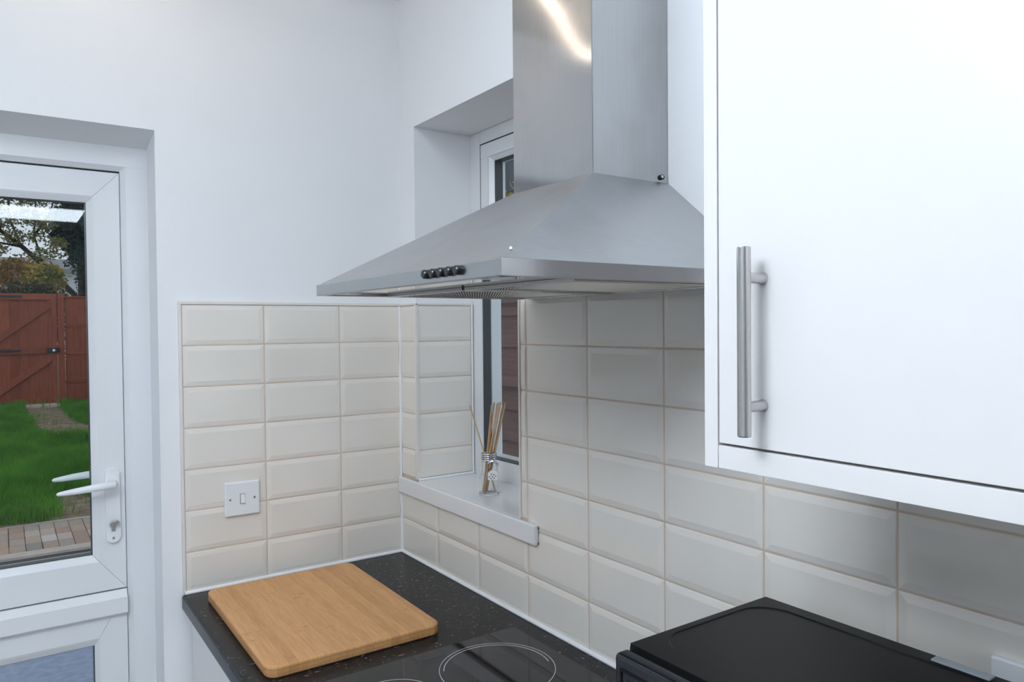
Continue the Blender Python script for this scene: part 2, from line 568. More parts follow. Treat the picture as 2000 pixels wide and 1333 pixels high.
def tile(parent, wall, u0, u1, z0, z1, cut='', plane=0.0):
    """u runs along the wall: x for the door wall, -y for the window wall, x for the window reveal"""
    wd, ht = u1 - u0 - GAP, z1 - z0 - GAP
    if wd < 0.006 or ht < 0.006:
        return
    o = bpy.data.objects.new('tile', tile_mesh(wd, ht, cut))
    C.objects.link(o)
    o.parent = parent
    uc, zc = (u0 + u1) / 2, (z0 + z1) / 2
    j = [random.uniform(-1, 1) * R(0.16) for _ in range(2)]
    if wall == 'left':
        o.location = (uc, plane, zc)
        o.rotation_euler = (R(90) + j[0], 0, j[1])
    elif wall == 'right':
        o.location = (plane, -uc, zc)
        o.rotation_euler = (R(90) + j[0], 0, R(-90) + j[1])
    return o

ROW = [ZR - k * TP for k in range(8)]        # row tops
BOT = 0.9035
# door wall : three columns (the one in the corner is cut)
for k in range(7):
    z1, z0 = ROW[k], max(ROW[k + 1], BOT)
    for u0, u1, cut in ((-0.587, -0.3879, ''), (-0.3879, -0.1827, ''), (-0.1827, -0.002, 'r')):
        tile(wall_left, 'left', u0, u1, z0, z1, cut)
part('grout', MB().box(-0.587, -0.0005, 0.0028, PL + 0.001, 0.90, ZR), M_grout, wall_left)
# window wall
J = [0.2099 + k * TW for k in range(10)]
SZ0, SZ1 = 1.0755, 1.121                     # sill underside / top
for k in range(7):
    z1, z0 = ROW[k], max(ROW[k + 1], BOT)
    if k < 5:                                # beside the window opening
        zb = max(z0, SZ1 + 0.006)
        if zb < z1 - 0.01:
            tile(wall_right, 'right', 0.002, 0.0905, zb, z1, 'lr' + ('b' if zb > z0 else ''))
        tile(wall_right, 'right', 0.5985, J[2], z0 if k < 4 else SZ1 + 0.002, z1, 'lr')
        first = 2
    else:
        first = -1
    if k == 4:
        # the row the sill cuts through, right of the window
        pass
    for c in range(first, 9):
        u0 = 0.002 if c < 0 else J[c]
        u1 = J[c + 1]
        zt = z1
        if k == 5 and c < 2:
            zt = SZ0 - 0.001
        if k == 5 and c == 2:
            zt = z1
        cut = ('l' if c < 0 else '') + ('t' if zt < z1 else '')
        tile(wall_right, 'right', u0, u1, z0, zt, cut)
g = MB()
g.box(0.0028, PL + 0.001, -0.092, -0.0005, 0.90, ZR)
g.box(0.0028, PL + 0.001, -2.06, -0.597, 0.90, ZR)
g.box(0.0028, PL + 0.001, -0.597, -0.092, 0.90, SZ0 + 0.01)
part('grout', g, M_grout, wall_right)
# tiles on the far reveal of the window (they face the cooker)
RY = -0.0965
for k in range(5):
    z1, z0 = ROW[k], max(ROW[k + 1], SZ1 + 0.005)
    o = tile(wall_right, 'left', 0.006, 0.183, z0, z1, 'lr' + ('b' if k == 4 else ''), RY)
part('grout', MB().box(0.004, 0.187, RY + 0.0028, WY1 + 0.001, SZ1 - 0.01, ZR), M_grout, wall_right)

# trims and sealant beads
t = struct('trim_1', MB().box(-0.594, -0.003, -0.0012, PL, ZR, ZR + 0.007, 0.001), M_trim, 'thin cream trim strip along the top of the tiles on the door wall', 'trim')
t = struct('trim_2', MB().box(-0.594, -0.587, -0.0012, PL, 0.905, ZR, 0.001), M_trim, 'thin cream trim strip down the end of the tiles beside the door', 'trim')
b = MB().box(-0.002, 0.009, -0.099, -0.0905, SZ1 + 0.004, ZR + 0.002, 0.002)
struct('trim_3', b, M_trim, 'cream corner trim where the tiles turn into the window reveal', 'trim')
b = MB().box(-0.0015, 0.009, -0.5985, -0.5925, SZ1 + 0.002, ZR, 0.0015)
struct('trim_4', b, M_trim, 'cream edge trim on the cooker side of the window', 'trim')
b = MB().box(0.0, 0.186, RY - 0.001, WY1, ZR, ZR + 0.005, 0.001).box(-0.001, PL, -0.0975, -0.001, ZR, ZR + 0.005, 0.001)
struct('trim_5', b, M_trim, 'cream trim along the top of the window reveal tiles', 'trim')
s = MB()
s.tube([(-0.59, -0.0015, 0.9025), (-0.30, -0.001, 0.903), (-0.002, -0.002, 0.9025)], 0.0052, 8)
s.tube([(-0.002, -0.001, 0.9025), (-0.0015, -0.7, 0.903), (-0.0015, -2.05, 0.9025)], 0.0052, 8)
pts = [(-0.0015 + random.uniform(-.0008, .0008), -0.0015, 0.905 + i * (ZR - 0.905) / 24) for i in range(25)]
s.tube(pts, [0.0038 + (0.0016 if i % 4 == 1 else 0) + random.uniform(-.0006, .0008) for i in range(25)], 8)
s.tube([(0.004, -0.0985, SZ1 + 0.003), (0.186, -0.0985, SZ1 + 0.003)], 0.004, 8)
s.tube([(0.1845, -0.0965, SZ1), (0.1845, -0.0965, ZR + 0.004)], 0.0032, 8)
struct('trim_6', s, M_sil, 'white sealant bead in the tile corner and along the worktop', 'sealant')

# ------------------------------------------------------------------ window sill
b2 = MB().box(0.0, 0.19, -0.592, -0.0995, SZ0 + 0.02, SZ1, 0.003)
b2.box(-0.0125, 0.0005, -0.664, -0.0005, SZ0, SZ1, 0.0042, 3)
sill = struct('trim_7', b2, M_sill, 'white gloss window sill board with a rounded nose and chipped end', 'window sill')

for y, z, q in ((-0.6642, 1.114, 0.0022), (-0.6642, 1.0805, 0.0026)):
    part('paint_chip', MB().box(-0.0030, -0.0008, y - 0.0003, y + 0.001, z - q, z + q, 0.0003), M_spacer, sill)

# ------------------------------------------------------------------ window 1
FX = 0.19
win = empty('window_1', (FX, (WY0 + WY1) / 2, SZ1), 'narrow white framed window partly behind the cooker hood', 'window', kind='structure')
wy0, wy1 = WY0, WY1
# outer frame bars
part('jamb', MB().box(FX, FX + 0.065, wy1 - 0.0565, wy1, SZ1 - 0.02, WZ1, 0.003), M_upvc, win)
part('jamb', MB().box(FX, FX + 0.065, wy0, wy0 + 0.0565, SZ1 - 0.02, WZ1, 0.003), M_upvc, win)
part('head', MB().box(FX, FX + 0.065, wy0 + 0.0565, wy1 - 0.0565, WZ1 - 0.038, WZ1, 0.003), M_upvc, win)
part('bottom_rail', MB().box(FX, FX + 0.065, wy0 + 0.0565, wy1 - 0.0565, SZ1 - 0.02, 1.176, 0.003), M_upvc, win)
part('transom', MB().box(FX, FX + 0.065, wy0 + 0.0565, wy1 - 0.0565, 1.70, 1.77, 0.003), M_upvc, win)
# opening sash above
sy0, sy1, sz0, sz1 = wy0 + 0.0595, wy1 - 0.0595, 1.773, 2.0700
SW = 0.050
sash = part('sash', MB().frame('x', FX - 0.001, FX + 0.05, sy0, sy1, sz0, sz1, SW - 0.011, 0.0015), M_upvc, win)
part('gasket', MB().frame('x', FX - 0.0004, FX + 0.004, sy0 - 0.0031, sy1 + 0.0031, sz0 - 0.0031, sz1 + 0.0031, 0.0030), M_gasket, win)
bd_ = MB()
# sloping bead towards the glass
yo0, yo1, zo0, zo1 = sy0 + SW - 0.011, sy1 - SW + 0.011, sz0 + SW - 0.011, sz1 - SW + 0.011
for (ya, za), (yb, zb) in (((yo0, zo0), (yo1, zo0)), ((yo1, zo0), (yo1, zo1)), ((yo1, zo1), (yo0, zo1)), ((yo0, zo1), (yo0, zo0))):
    def inn(y, z):
        return (y + 0.011 if y == yo0 else y - 0.011, z + 0.011 if z == zo0 else z - 0.011)
    (yc, zc), (yd, zd) = inn(yb, zb), inn(ya, za)
    bd_.poly([(FX + 0.002, ya, za), (FX + 0.002, yb, zb), (FX + 0.014, yc, zc), (FX + 0.014, yd, zd), (FX + 0.03, yb, zb), (FX + 0.03, ya, za), (FX + 0.03, yc, zc), (FX + 0.03, yd, zd)],
             [(0, 1, 2, 3), (2, 6, 7, 3)])
part('bead', bd_, M_upvc, sash, smooth=0)
def glazing(axis, p0, p1, u0, u1, v0, v1, parent, pane=M_pane, sp=0.004):
    part('spacer', MB().frame(axis, p0 + 0.001, p1 - 0.001, u0 - 0.002, u1 + 0.002, v0 - 0.002, v1 + 0.002, sp), M_spacer, parent)
    for p in (p0, p1):
        q = [(u0, v0), (u1, v0), (u1, v1), (u0, v1)]
        vs = [(p, u, v) if axis == 'x' else (u, p, v) for u, v in q]
        part('pane', MB().poly(vs, [(0, 1, 2, 3)]), pane, parent, smooth=0)
glazing('x', FX + 0.0145, FX + 0.040, sy0 + SW, sy1 - SW, sz0 + SW, sz1 - SW, win)
glazing('x', FX + 0.003, FX + 0.031, wy0 + 0.0565, wy1 - 0.0565, 1.176, 1.70, win)
# outer beads seen through the glass
part('outer_bead', MB().frame('x', FX + 0.033, FX + 0.066, wy0 + 0.054, wy1 - 0.053, 1.172, 1.704, 0.006), M_upvc, win)
part('outer_bead', MB().frame('x', FX + 0.042, FX + 0.050, sy0 + SW - 0.004, sy1 - SW + 0.004, sz0 + SW - 0.004, sz1 - SW + 0.004, 0.005), M_upvc, win)

# ------------------------------------------------------------------ glazed stable door
FY = 0.126
door = empty('door_1', (-1.13, FY, 0.0), 'white glazed stable door with lever handle opening to the garden', 'door', kind='structure')
fx0, fx1 = DX0, DX1
lx0, lx1 = -1.572, -0.7005
def frame_prof(x_out, x_in):
    sgn = 1 if x_in > x_out else -1
    return [(x_out, FY), (x_in - sgn * 0.012, FY), (x_in, FY + 0.010), (x_in, FY + 0.07), (x_out, FY + 0.07)]
fr = MB()
fr.prism(frame_prof(fx1, lx1 + 0.0015), 'z', 0, 2.006)
part('door_jamb', fr, M_upvc, door)
part('door_jamb', MB().prism(frame_prof(fx0, lx0 - 0.0015), 'z', 0, 2.006), M_upvc, door)
part('door_head', MB().prism([(FY - 0.0005, 2.012), (FY - 0.0005, 1.958), (FY + 0.010, 1.9465), (FY + 0.07, 1.9465), (FY + 0.07, 2.012)], 'x', fx0 + 0.01, fx1 - 0.004), M_upvc, door)
part('gap_seal', MB().box(lx1 - 0.004, lx1 + 0.006, FY + 0.02, FY + 0.03, 0.02, 1.95).box(lx0, lx1, FY + 0.02, FY + 0.03, 1.941, 1.952), M_gasket, door)
def leaf(z0, z1, gz0, gz1, top):
    """four mitred profiles round a pane"""
    gx0, gx1 = lx0 + 0.085, -0.7735
    y0, y1 = FY + 0.003, FY + 0.050
    bw, bd = 0.0115, 0.010       # sloping bead towards the glass
    m = 0.0004
    def bar(pts, name):
        # pts: outer a, outer b, inner b, inner a in (x,z)
        (ax, az), (bx, bz), (cx, cz), (dx, dz) = pts
        def toward(p, q, k):
            return (p[0] + (q[0] - p[0]) * k, p[1] + (q[1] - p[1]) * k)
        L1 = math.hypot(dx - ax, dz - az); L2 = math.hypot(cx - bx, cz - bz)
        d2, c2 = toward((dx, dz), (ax, az), bw * 1.41 / L1), toward((cx, cz), (bx, bz), bw * 1.41 / L2)
        d3, c3 = toward((dx, dz), (ax, az), bw * 1.9 / L1), toward((cx, cz), (bx, bz), bw * 1.9 / L2)
        e1, e2 = toward((ax, az), (dx, dz), 0.003 / L1), toward((bx, bz), (cx, cz), 0.003 / L2)
        V = [(ax, y0 + .003, az), (bx, y0 + .003, bz), (e2[0], y0, e2[1]), (e1[0], y0, e1[1]),
             (c3[0], y0, c3[1]), (d3[0], y0, d3[1]), (c2[0], y0 + 0.0022, c2[1]), (d2[0], y0 + 0.0022, d2[1]),
             (cx, y0 + bd, cz), (dx, y0 + bd, dz), (cx, y1, cz), (dx, y1, dz), (bx, y1, bz), (ax, y1, az)]
        F = [(0, 1, 2, 3), (3, 2, 4, 5), (5, 4, 6, 7), (7, 6, 8, 9), (9, 8, 10, 11), (11, 10, 12, 13), (13, 12, 1, 0),
             (0, 3, 5, 7, 9, 11, 13), (1, 12, 10, 8, 6, 4, 2)]
        part(name, MB().poly(V, F), M_upvc, door, smooth=0)
    o = [(lx0, z0), (lx1, z0), (lx1, z1), (lx0, z1)]
    i = [(gx0, gz0), (gx1, gz0), (gx1, gz1), (gx0, gz1)]
    bar([(o[0][0] + m, o[0][1]), (o[1][0] - m, o[1][1]), (i[1][0] - m, i[1][1]), (i[0][0] + m, i[0][1])], 'door_rail')
    bar([(o[2][0] - m, o[2][1]), (o[3][0] + m, o[3][1]), (i[3][0] + m, i[3][1]), (i[2][0] - m, i[2][1])], 'door_rail')
    bar([(o[1][0], o[1][1] + m), (o[2][0], o[2][1] - m), (i[2][0], i[2][1] - m), (i[1][0], i[1][1] + m)], 'door_stile')
    bar([(o[3][0], o[3][1] - m), (o[0][0], o[0][1] + m), (i[0][0], i[0][1] + m), (i[3][0], i[3][1] - m)], 'door_stile')
    glazing('y', y0 + bd + 0.001, y0 + bd + 0.029, gx0, gx1, gz0, gz1, door, M_pane if top else M_pane2, 0.0035)
leaf(0.9045, 1.941, 0.9965, 1.8635, True)
leaf(0.03, 0.9015, 0.14, 0.772, False)
b = MB().prism([(FY + 0.003, 0.9012), (FY - 0.012, 0.8855), (FY - 0.013, 0.848), (FY - 0.010, 0.8445), (FY + 0.003, 0.8385)], 'x', lx0 + 0.002, lx1 - 0.001)
part('weather_bar', b, M_upvc, door)
# handle set
hp = part('handle_plate', MB().prism([(-0.7295 + 0.0165 * math.cos(a) , (1.193 if math.sin(a) > 0 else 1.041) + 0.0165 * math.sin(a)) for a in
      [math.pi * 2 * k / 32 for k in range(32)]], 'y', FY - 0.008, FY + 0.004, 0.0015), M_plast, door)
lv = MB()
lv.tube([(-0.7315, FY - 0.006, 1.1745), (-0.7315, FY - 0.030, 1.1750), (-0.735, FY - 0.045, 1.1755), (-0.748, FY - 0.052, 1.1755), (-0.775, FY - 0.053, 1.1738),
         (-0.805, FY - 0.053, 1.1715), (-0.832, FY - 0.053, 1.1697), (-0.846, FY - 0.053, 1.1688), (-0.8505, FY - 0.053, 1.1686)],
        [0.0105, 0.0105, 0.0105, 0.0098, 0.0088, (0.0078, 0.0078), 0.0062, 0.0045, 0.002], 14)
part('lever', lv, M_plast, hp)
lv = MB()
lv.tube([(-0.7315, FY + 0.049, 1.1745), (-0.7315, FY + 0.098, 1.1750), (-0.748, FY + 0.120, 1.1785), (-0.775, FY + 0.121, 1.1778),
         (-0.805, FY + 0.121, 1.1762), (-0.832, FY + 0.121, 1.1738), (-0.846, FY + 0.121, 1.173), (-0.8505, FY + 0.121, 1.1728)],
        [0.0105, 0.0105, 0.0100, 0.0092, 0.0082, 0.0066, 0.0048, 0.002], 14)
part('outer_lever', lv, M_plast, door)
tt = MB()
tt.tube([(-0.7295, FY - 0.006, 1.0725), (-0.7295, FY - 0.013, 1.0725)], 0.0085, 16)
tt.box(-0.7335, -0.7255, FY - 0.011, FY - 0.006, 1.0535, 1.0725, 0.001)
part('lock_cylinder', tt, M_handle, hp, label='grey metal euro lock cylinder')
tt = MB().prism([(-0.739, 1.0685), (-0.7165, 1.0765), (-0.7185, 1.0800), (-0.7240, 1.0825), (-0.7330, 1.0815), (-0.7385, 1.0775)], 'y', FY - 0.026, FY - 0.013, 0.001)
part('thumb_turn', tt, M_handle, hp)
part('plate_screw', MB().tube([(-0.7295, FY - 0.0085, 1.036), (-0.7295, FY - 0.007, 1.036)], 0.0032, 10), M_handle, hp)
part('grub_screw', MB().tube([(-0.7315, FY - 0.020, 1.1640), (-0.7315, FY - 0.020, 1.166)], 0.002, 8), M_blackp, hp)

# ================================================================== FITTED KITCHEN
# worktop
WT = 0.900
b = MB().box(-0.597, -0.0005, -2.05, -0.001, WT - 0.038, WT, 0.007, 4, edges=lambda m, d: m.x < -0.55 and abs(d.y) > 0.9)
wt = part('worktop', b, M_top, None, (-0.3, -1.02, WT))
setp(wt, 'black speckled laminate worktop running along the tiled window wall', 'worktop')

def base_unit(y0, y1, label):
    e = empty('base_cabinet', (-0.29, (y0 + y1) / 2, 0.0), label, 'cabinet', 'white base cabinets under the worktop')
    part('carcass', MB().box(-0.555, -0.01, y0 + 0.0005, y1 - 0.0005, 0.15, WT - 0.0385), M_gloss, e)
    part('plinth', MB().box(-0.52, -0.505, y0 + 0.0005, y1 - 0.0005, 0.0, 0.1495), M_gloss, e)
    d = part('cabinet_door', MB().box(-0.575, -0.5565, y0 + 0.002, y1 - 0.002, 0.155, WT - 0.045, 0.0012), M_gloss, e)
    yy = y0 + 0.05
    h = MB().tube([(-0.605, yy, 0.62), (-0.605, yy, 0.808)], 0.006, 12)
    h.tube([(-0.576, yy, 0.65), (-0.605, yy, 0.65)], 0.005, 10).tube([(-0.576, yy, 0.778), (-0.605, yy, 0.778)], 0.005, 10)
    part('handle', h, M_handle, d)
base_unit(-0.603, -0.0015, 'white base cabinet in the corner under the bamboo board')
base_unit(-1.2045, -0.6045, 'white base cabinet under the black hob')
base_unit(-1.806, -1.206, 'white base cabinet under the microwave')

# hob
hob = empty('ceramic_hob', (-0.315, -0.940, WT), 'black glass ceramic hob set in the worktop under the hood', 'hob')
b = MB().box(-0.575, -0.056, -1.235, -0.645, WT + 0.0003, WT + 0.006, 0.012, 4, edges=lambda m, d: abs(d.z) > 0.9)
part('glass_plate', b, M_hob, hob)
def ring(cx, cy, r, wd, a0=0, a1=360, n=96):
    bm = bmesh.new()
    k = max(8, int(n * (a1 - a0) / 360))
    z = WT + 0.0062
    rows = []
    for i in range(k + 1):
        a = R(a0 + (a1 - a0) * i / k)
        rows.append([bm.verts.new((cx + rr * math.cos(a), cy + rr * math.sin(a), zz)) for rr, zz in ((r - wd / 2, z - .0003), (r - wd / 2, z), (r + wd / 2, z), (r + wd / 2, z - .0003))])
    for p, q in zip(rows, rows[1:]):
        for j in range(3):
            bm.faces.new((p[j], p[j + 1], q[j + 1], q[j]))
    return part('zone_ring', bm, M_ring, hob)
ring(-0.1904, -0.7853, 0.1095, 0.0011)
ring(-0.1904, -0.7853, 0.1010, 0.0014, -20, 152)
ring(-0.402, -0.783, 0.0765, 0.0011)
ring(-0.1904, -1.085, 0.0765, 0.0011)
ring(-0.402, -1.085, 0.0950, 0.0011)

# chopping board cut into its glued strips
def board():
    e = empty('chopping_board', (-0.3735, -0.3205, WT), 'bamboo chopping board lying flat in the worktop corner', 'chopping board')
    e.rotation_euler.z = R(-0.4)
    bw, bl, bt = 0.366, 0.508, 0.024
    base = MB()
    base.box(-bw / 2, bw / 2, -bl / 2, bl / 2, 0.0, bt, 0.024, 6, edges=lambda m, d: abs(d.z) > 0.9)
    ed = [x for x in base.bm.edges if abs((x.verts[0].co - x.verts[1].co).z) < 1e-6 and len(x.link_faces) == 2 and abs(abs(x.link_faces[0].normal.z) - abs(x.link_faces[1].normal.z)) > 0.5]
    bmesh.ops.bevel(base.bm, geom=ed, offset=0.0055, segments=3, profile=0.5, affect='EDGES')
    # two edge battens, then strips between them
    cuts = [-bw / 2]
    n = 19
    for i in range(1, n):
        cuts.append(-bw / 2 + bw * i / n + random.uniform(-0.002, 0.002))
    cuts.append(bw / 2)
    for a, c in zip(cuts, cuts[1:]):
        bm = base.bm.copy()
        for x, nrm in ((a, 1), (c, -1)):
            if abs(abs(x) - bw / 2) < 1e-6:
                continue
            g = list(bm.verts) + list(bm.edges) + list(bm.faces)
            res = bmesh.ops.bisect_plane(bm, geom=g, plane_co=(x - 0.00006 * -nrm, 0, 0), plane_no=(-nrm, 0, 0), clear_outer=True)
            ce = [q for q in res['geom_cut'] if isinstance(q, bmesh.types.BMEdge)]
            if ce:
                bmesh.ops.contextual_create(bm, geom=ce)
        bmesh.ops.translate(bm, verts=bm.verts, vec=wloc(e))
        part('strip', bm, M_bamboo, e)
    base.bm.free()
board()

# light switch
sw = empty('light_switch', (-0.4515, 0.0, 1.119), 'white square light switch with one rocker on the tiles', 'light switch')
part('face_plate', MB().box(-0.4945, -0.4085, -0.0095, 0.0005, 1.0765, 1.1625, 0.0035, 3), M_plast, sw)
rk = MB().prism([(-0.0105, 1.1075), (-0.0145, 1.1085), (-0.0108, 1.131), (-0.0095, 1.131), (-0.009, 1.1075)], 'x', -0.4565, -0.4465)
part('rocker', rk, M_plast, sw)
part('rocker_gap', MB().frame('y', -0.0098, -0.009, -0.4574, -0.4456, 1.1064, 1.1321, 0.0009), M_spacer, sw)
for x in (-0.4818, -0.4215):
    part('screw', MB().tube([(x, -0.0098, 1.119), (x, -0.0085, 1.119)], 0.0026, 12), M_handle, sw)

# twin socket behind the microwave
so = empty('power_socket', (0.0, -1.628, 1.12), 'white wall socket on the tiles behind the microwave', 'socket')
part('face_plate', MB().box(-0.010, 0.0005, -1.7015, -1.5555, 1.077, 1.163, 0.003, 3), M_plast, so)
for y in (-1.60, -1.655):
    part('switch_rocker', MB().box(-0.013, -0.009, y - 0.005, y + 0.005, 1.128, 1.15, 0.001), M_plast, so)

# ------------------------------------------------------------------ cooker hood
hood = empty('cooker_hood', (-0.24, -0.942, 1.61), 'brushed steel chimney cooker hood over the hob', 'cooker hood')
HX, HY0, HY1, HZ = -0.480, -1.242, -0.642, 1.6095
LZ = HZ + 0.020
cx0, cy0, cy1, cz = -0.1645, -1.0385, -0.8160, 1.797
ins = 0.003
b = MB().poly([(HX + ins, HY0 + ins, LZ), (HX + ins, HY1 - ins, LZ), (PL - .001, HY1 - ins, LZ), (PL - .001, HY0 + ins, LZ),
               (cx0 - .001, cy0 - .001, cz), (cx0 - .001, cy1 + .001, cz), (PL - .001, cy1 + .001, cz), (PL - .001, cy0 - .001, cz)],
              [(0, 1, 5, 4), (1, 2, 6, 5), (2, 3, 7, 6), (3, 0, 4, 7), (4, 5, 6, 7)])
part('canopy', b, M_steel_h, hood, smooth=20)
# lip made of front and side strips (open box)
lip = MB()
lip.box(HX, HX + 0.012, HY0 + 0.0005, HY1, HZ, LZ, 0.0012)
part('front_lip', lip, M_steel_lip, hood)
for y0, y1 in ((HY0 - 0.0012, HY0 + 0.012), (HY1 - 0.012, HY1)):
    part('side_lip', MB().box(HX - 0.0008 if y0 < -1.2 else HX + 0.012, PL - 0.001, y0, y1, HZ, LZ + 0.0012, 0.0014), M_steel_lip, hood)
part('chimney', MB().box(cx0, PL - 0.001, cy0, cy1, cz - 0.004, 2.20, 0.0016), M_steel_v, hood)
part('upper_chimney', MB().box(cx0 + 0.0015, PL - 0.001, cy0 + 0.0015, cy1 - 0.0015, 2.198, CE - 0.001, 0.0016), M_steel_v, hood)
part('underside_panel', MB().box(HX + 0.012, PL - 0.002, HY0 + 0.012, HY1 - 0.012, HZ + 0.004, HZ + 0.007), M_steel_under, hood)
for y0, y1 in ((-0.938, -0.668), (-1.216, -0.946)):
    xa, xb = -0.352, -0.040
    f = part('grease_filter', MB().box(xa, xa + 0.008, y0, y1, HZ - 0.0015, HZ + 0.004, .001).box(xb - 0.008, xb, y0, y1, HZ - 0.0015, HZ + 0.004, .001)
             .box(xa + 0.008, xb - 0.008, y0, y0 + 0.008, HZ - 0.0015, HZ + 0.004, .001).box(xa + 0.008, xb - 0.008, y1 - 0.008, y1, HZ - 0.0015, HZ + 0.004, .001), M_steel_lip, hood)
    part('filter_core', MB().box(xa + 0.008, xb - 0.008, y0 + 0.008, y1 - 0.008, HZ + 0.0028, HZ + 0.0039), M_filter_back, f)
    sl = MB()
    X0, X1, Y0, Y1 = xa + 0.008, xb - 0.008, y0 + 0.008, y1 - 0.008
    dx_, dy_ = 0.53, 0.848
    k0 = X0 * dy_ - Y1 * dx_
    k1 = X1 * dy_ - Y0 * dx_
    k = k0 + 0.003
    while k < k1:
        # clip the diagonal line x*dy - y*dx = k to the filter rectangle
        ts = []
        px_, py_ = k * dy_, -k * dx_
        lo_t = max(min((X0 - px_) / dx_, (X1 - px_) / dx_), min((Y0 - py_) / dy_, (Y1 - py_) / dy_))
        hi_t = min(max((X0 - px_) / dx_, (X1 - px_) / dx_), max((Y0 - py_) / dy_, (Y1 - py_) / dy_))
        if hi_t - lo_t > 0.006:
            a_ = Vector((px_ + dx_ * lo_t, py_ + dy_ * lo_t, 0)); b_ = Vector((px_ + dx_ * hi_t, py_ + dy_ * hi_t, 0))
            nn = Vector((dy_, -dx_, 0)) * 0.0011
            zt, zb_ = HZ + 0.003, HZ + 0.0004
            vs = [a_ - nn, a_ + nn, b_ + nn, b_ - nn]
            sl.poly([(p.x, p.y, zt) for p in vs] + [(a_.x, a_.y, zb_), (b_.x, b_.y, zb_)], [(0, 4, 5, 3), (1, 2, 5, 4)])
        k += 0.0046
    part('filter_mesh', sl, M_filter, f, kind='stuff', smooth=0)
for y in (-0.705, -1.18):
    part('lamp_lens', MB().lathe([(0.024, HZ + 0.001), (0.026, HZ + 0.004)], -0.447, y, 20), M_plast, hood)
for i, y in enumerate((-1.0645, -1.0855, -1.1065, -1.127, -1.148)):
    bt = MB().tube([(HX + 0.001, y, 1.6222), (HX - 0.006, y, 1.6222), (HX - 0.0075, y, 1.6222)], [0.0062, 0.0062, 0.0048], 18)
    part('push_button', bt, M_blackp, hood)
part('rivet', MB().tube([(-0.462, HY0 + 0.006, 1.641), (-0.465, HY0 + 0.003, 1.6425)], 0.0018, 8), M_plast, hood)
sc1 = MB().tube([(-0.010, cy0 - 0.004, cz + 0.009), (-0.010, cy0 + 0.001, cz + 0.009)], 0.0046, 12)
part('chimney_screw', sc1, M_blackp, hood)
part('screw_head', MB().tube([(-0.012, cy0 - 0.0055, cz + 0.0095), (-0.012, cy0 - 0.0035, cz + 0.0095)], 0.0026, 10), M_chrome, hood)

# ------------------------------------------------------------------ wall cabinet
cab = empty('wall_cabinet', (-0.16, -1.665, 1.397), 'white wall cabinet with a steel bar handle beside the hood', 'cabinet')
CX = -0.320
part('end_panel', MB().box(CX, PL - 0.001, -1.4172, -1.399, 1.397, 2.12, 0.001), M_gloss, cab)
part('carcass', MB().box(CX + 0.020, PL - 0.001, -1.935, -1.4175, 1.424, 2.12), M_gloss, cab)
part('light_pelmet', MB().box(CX, CX + 0.018, -1.935, -1.4178, 1.3975, 1.4222, 0.001), M_gloss, cab)
part('end_panel', MB().box(CX, PL - 0.001, -1.9535, -1.9355, 1.397, 2.12, 0.001), M_gloss, cab)
cd_ = part('cabinet_door', MB().box(CX - 0.0005, CX + 0.0185, -1.934, -1.4192, 1.4248, 2.1185, 0.0012), M_gloss, cab)
h = MB()
h.tube([(-0.350, -1.4750, 1.4404), (-0.350, -1.4750, 1.4412), (-0.350, -1.4750, 1.6270), (-0.350, -1.4750, 1.6278)], [0.0062, 0.0068, 0.0068, 0.0062], 20)
part('bar_handle', h, M_handle, cd_)
for z in (1.4695, 1.5975):
    part('handle_post', MB().tube([(CX, -1.4750, z), (CX - 0.002, -1.4750, z), (-0.346, -1.4750, z)], [0.0066, 0.0058, 0.0052], 14), M_handle, cd_)

# ------------------------------------------------------------------ microwave
mw = empty('microwave_oven', (-0.19, -1.50, WT), 'black microwave oven on the worktop beside the hob', 'microwave')
MY0, MY1, MT = -1.725, -1.2815, 1.160
b = MB().box(-0.3213, -0.0548, MY0, MY1, WT + 0.012, MT - 0.004)
part('case', b, M_mwtop, mw)
# top sheet with a rounded recessed field
bm = bmesh.new()
def rr(x0, x1, y0, y1, r, z, n=10):
    out = []
    for cx, cy, a0 in ((x1 - r, y1 - r, 0), (x0 + r, y1 - r, 90), (x0 + r, y0 + r, 180), (x1 - r, y0 + r, 270)):
        for i in range(n + 1):
            a = R(a0 + 90 * i / n)
            out.append(bm.verts.new((cx + r * math.cos(a), cy + r * math.sin(a), z)))
    return out
o_ = rr(-0.3213, -0.0548, MY0, MY1, 0.0015, MT)
lo_ = rr(-0.3213, -0.0548, MY0, MY1, 0.0015, MT - 0.004)
i_ = rr(-0.291, -0.076, MY0 + 0.012, MY1 - 0.010, 0.045, MT)
d_ = rr(-0.2895, -0.0775, MY0 + 0.0135, MY1 - 0.0115, 0.044, MT - 0.0014)
n = len(o_)
for k in range(n):
    q = (k + 1) % n
    bm.faces.new((lo_[k], lo_[q], o_[q], o_[k]))
    bm.faces.new((o_[k], o_[q], i_[q], i_[k]))
    bm.faces.new((i_[k], i_[q], d_[q], d_[k]))
bm.faces.new(d_)
part('top_sheet', bm, M_mwtop, mw, smooth=20)
dr = part('microwave_door', MB().box(-0.3475, -0.3245, MY0 + 0.115, MY1 + 0.0005, WT + 0.014, 1.1560, 0.006, 4), M_mwdoor, mw)
part('door_window', MB().box(-0.3485, -0.3473, MY0 + 0.135, MY1 - 0.020, WT + 0.04, 1.130, 0.0005), M_hob, dr)
part('window_border', MB().frame('x', -0.3492, -0.3474, MY0 + 0.127, MY1 - 0.011, WT + 0.03, 1.141, 0.003, 0.0006), M_mwtop, dr)
cp = part('control_panel', MB().box(-0.3475, -0.3245, MY0, MY0 + 0.1135, WT + 0.014, 1.1560, 0.006, 4), M_mwdoor, mw)
for z in (0.98, 1.08):
    part('dial', MB().tube([(-0.347, MY0 + 0.057, z), (-0.366, MY0 + 0.057, z)], [0.024, 0.021], 24), M_blackp, cp)
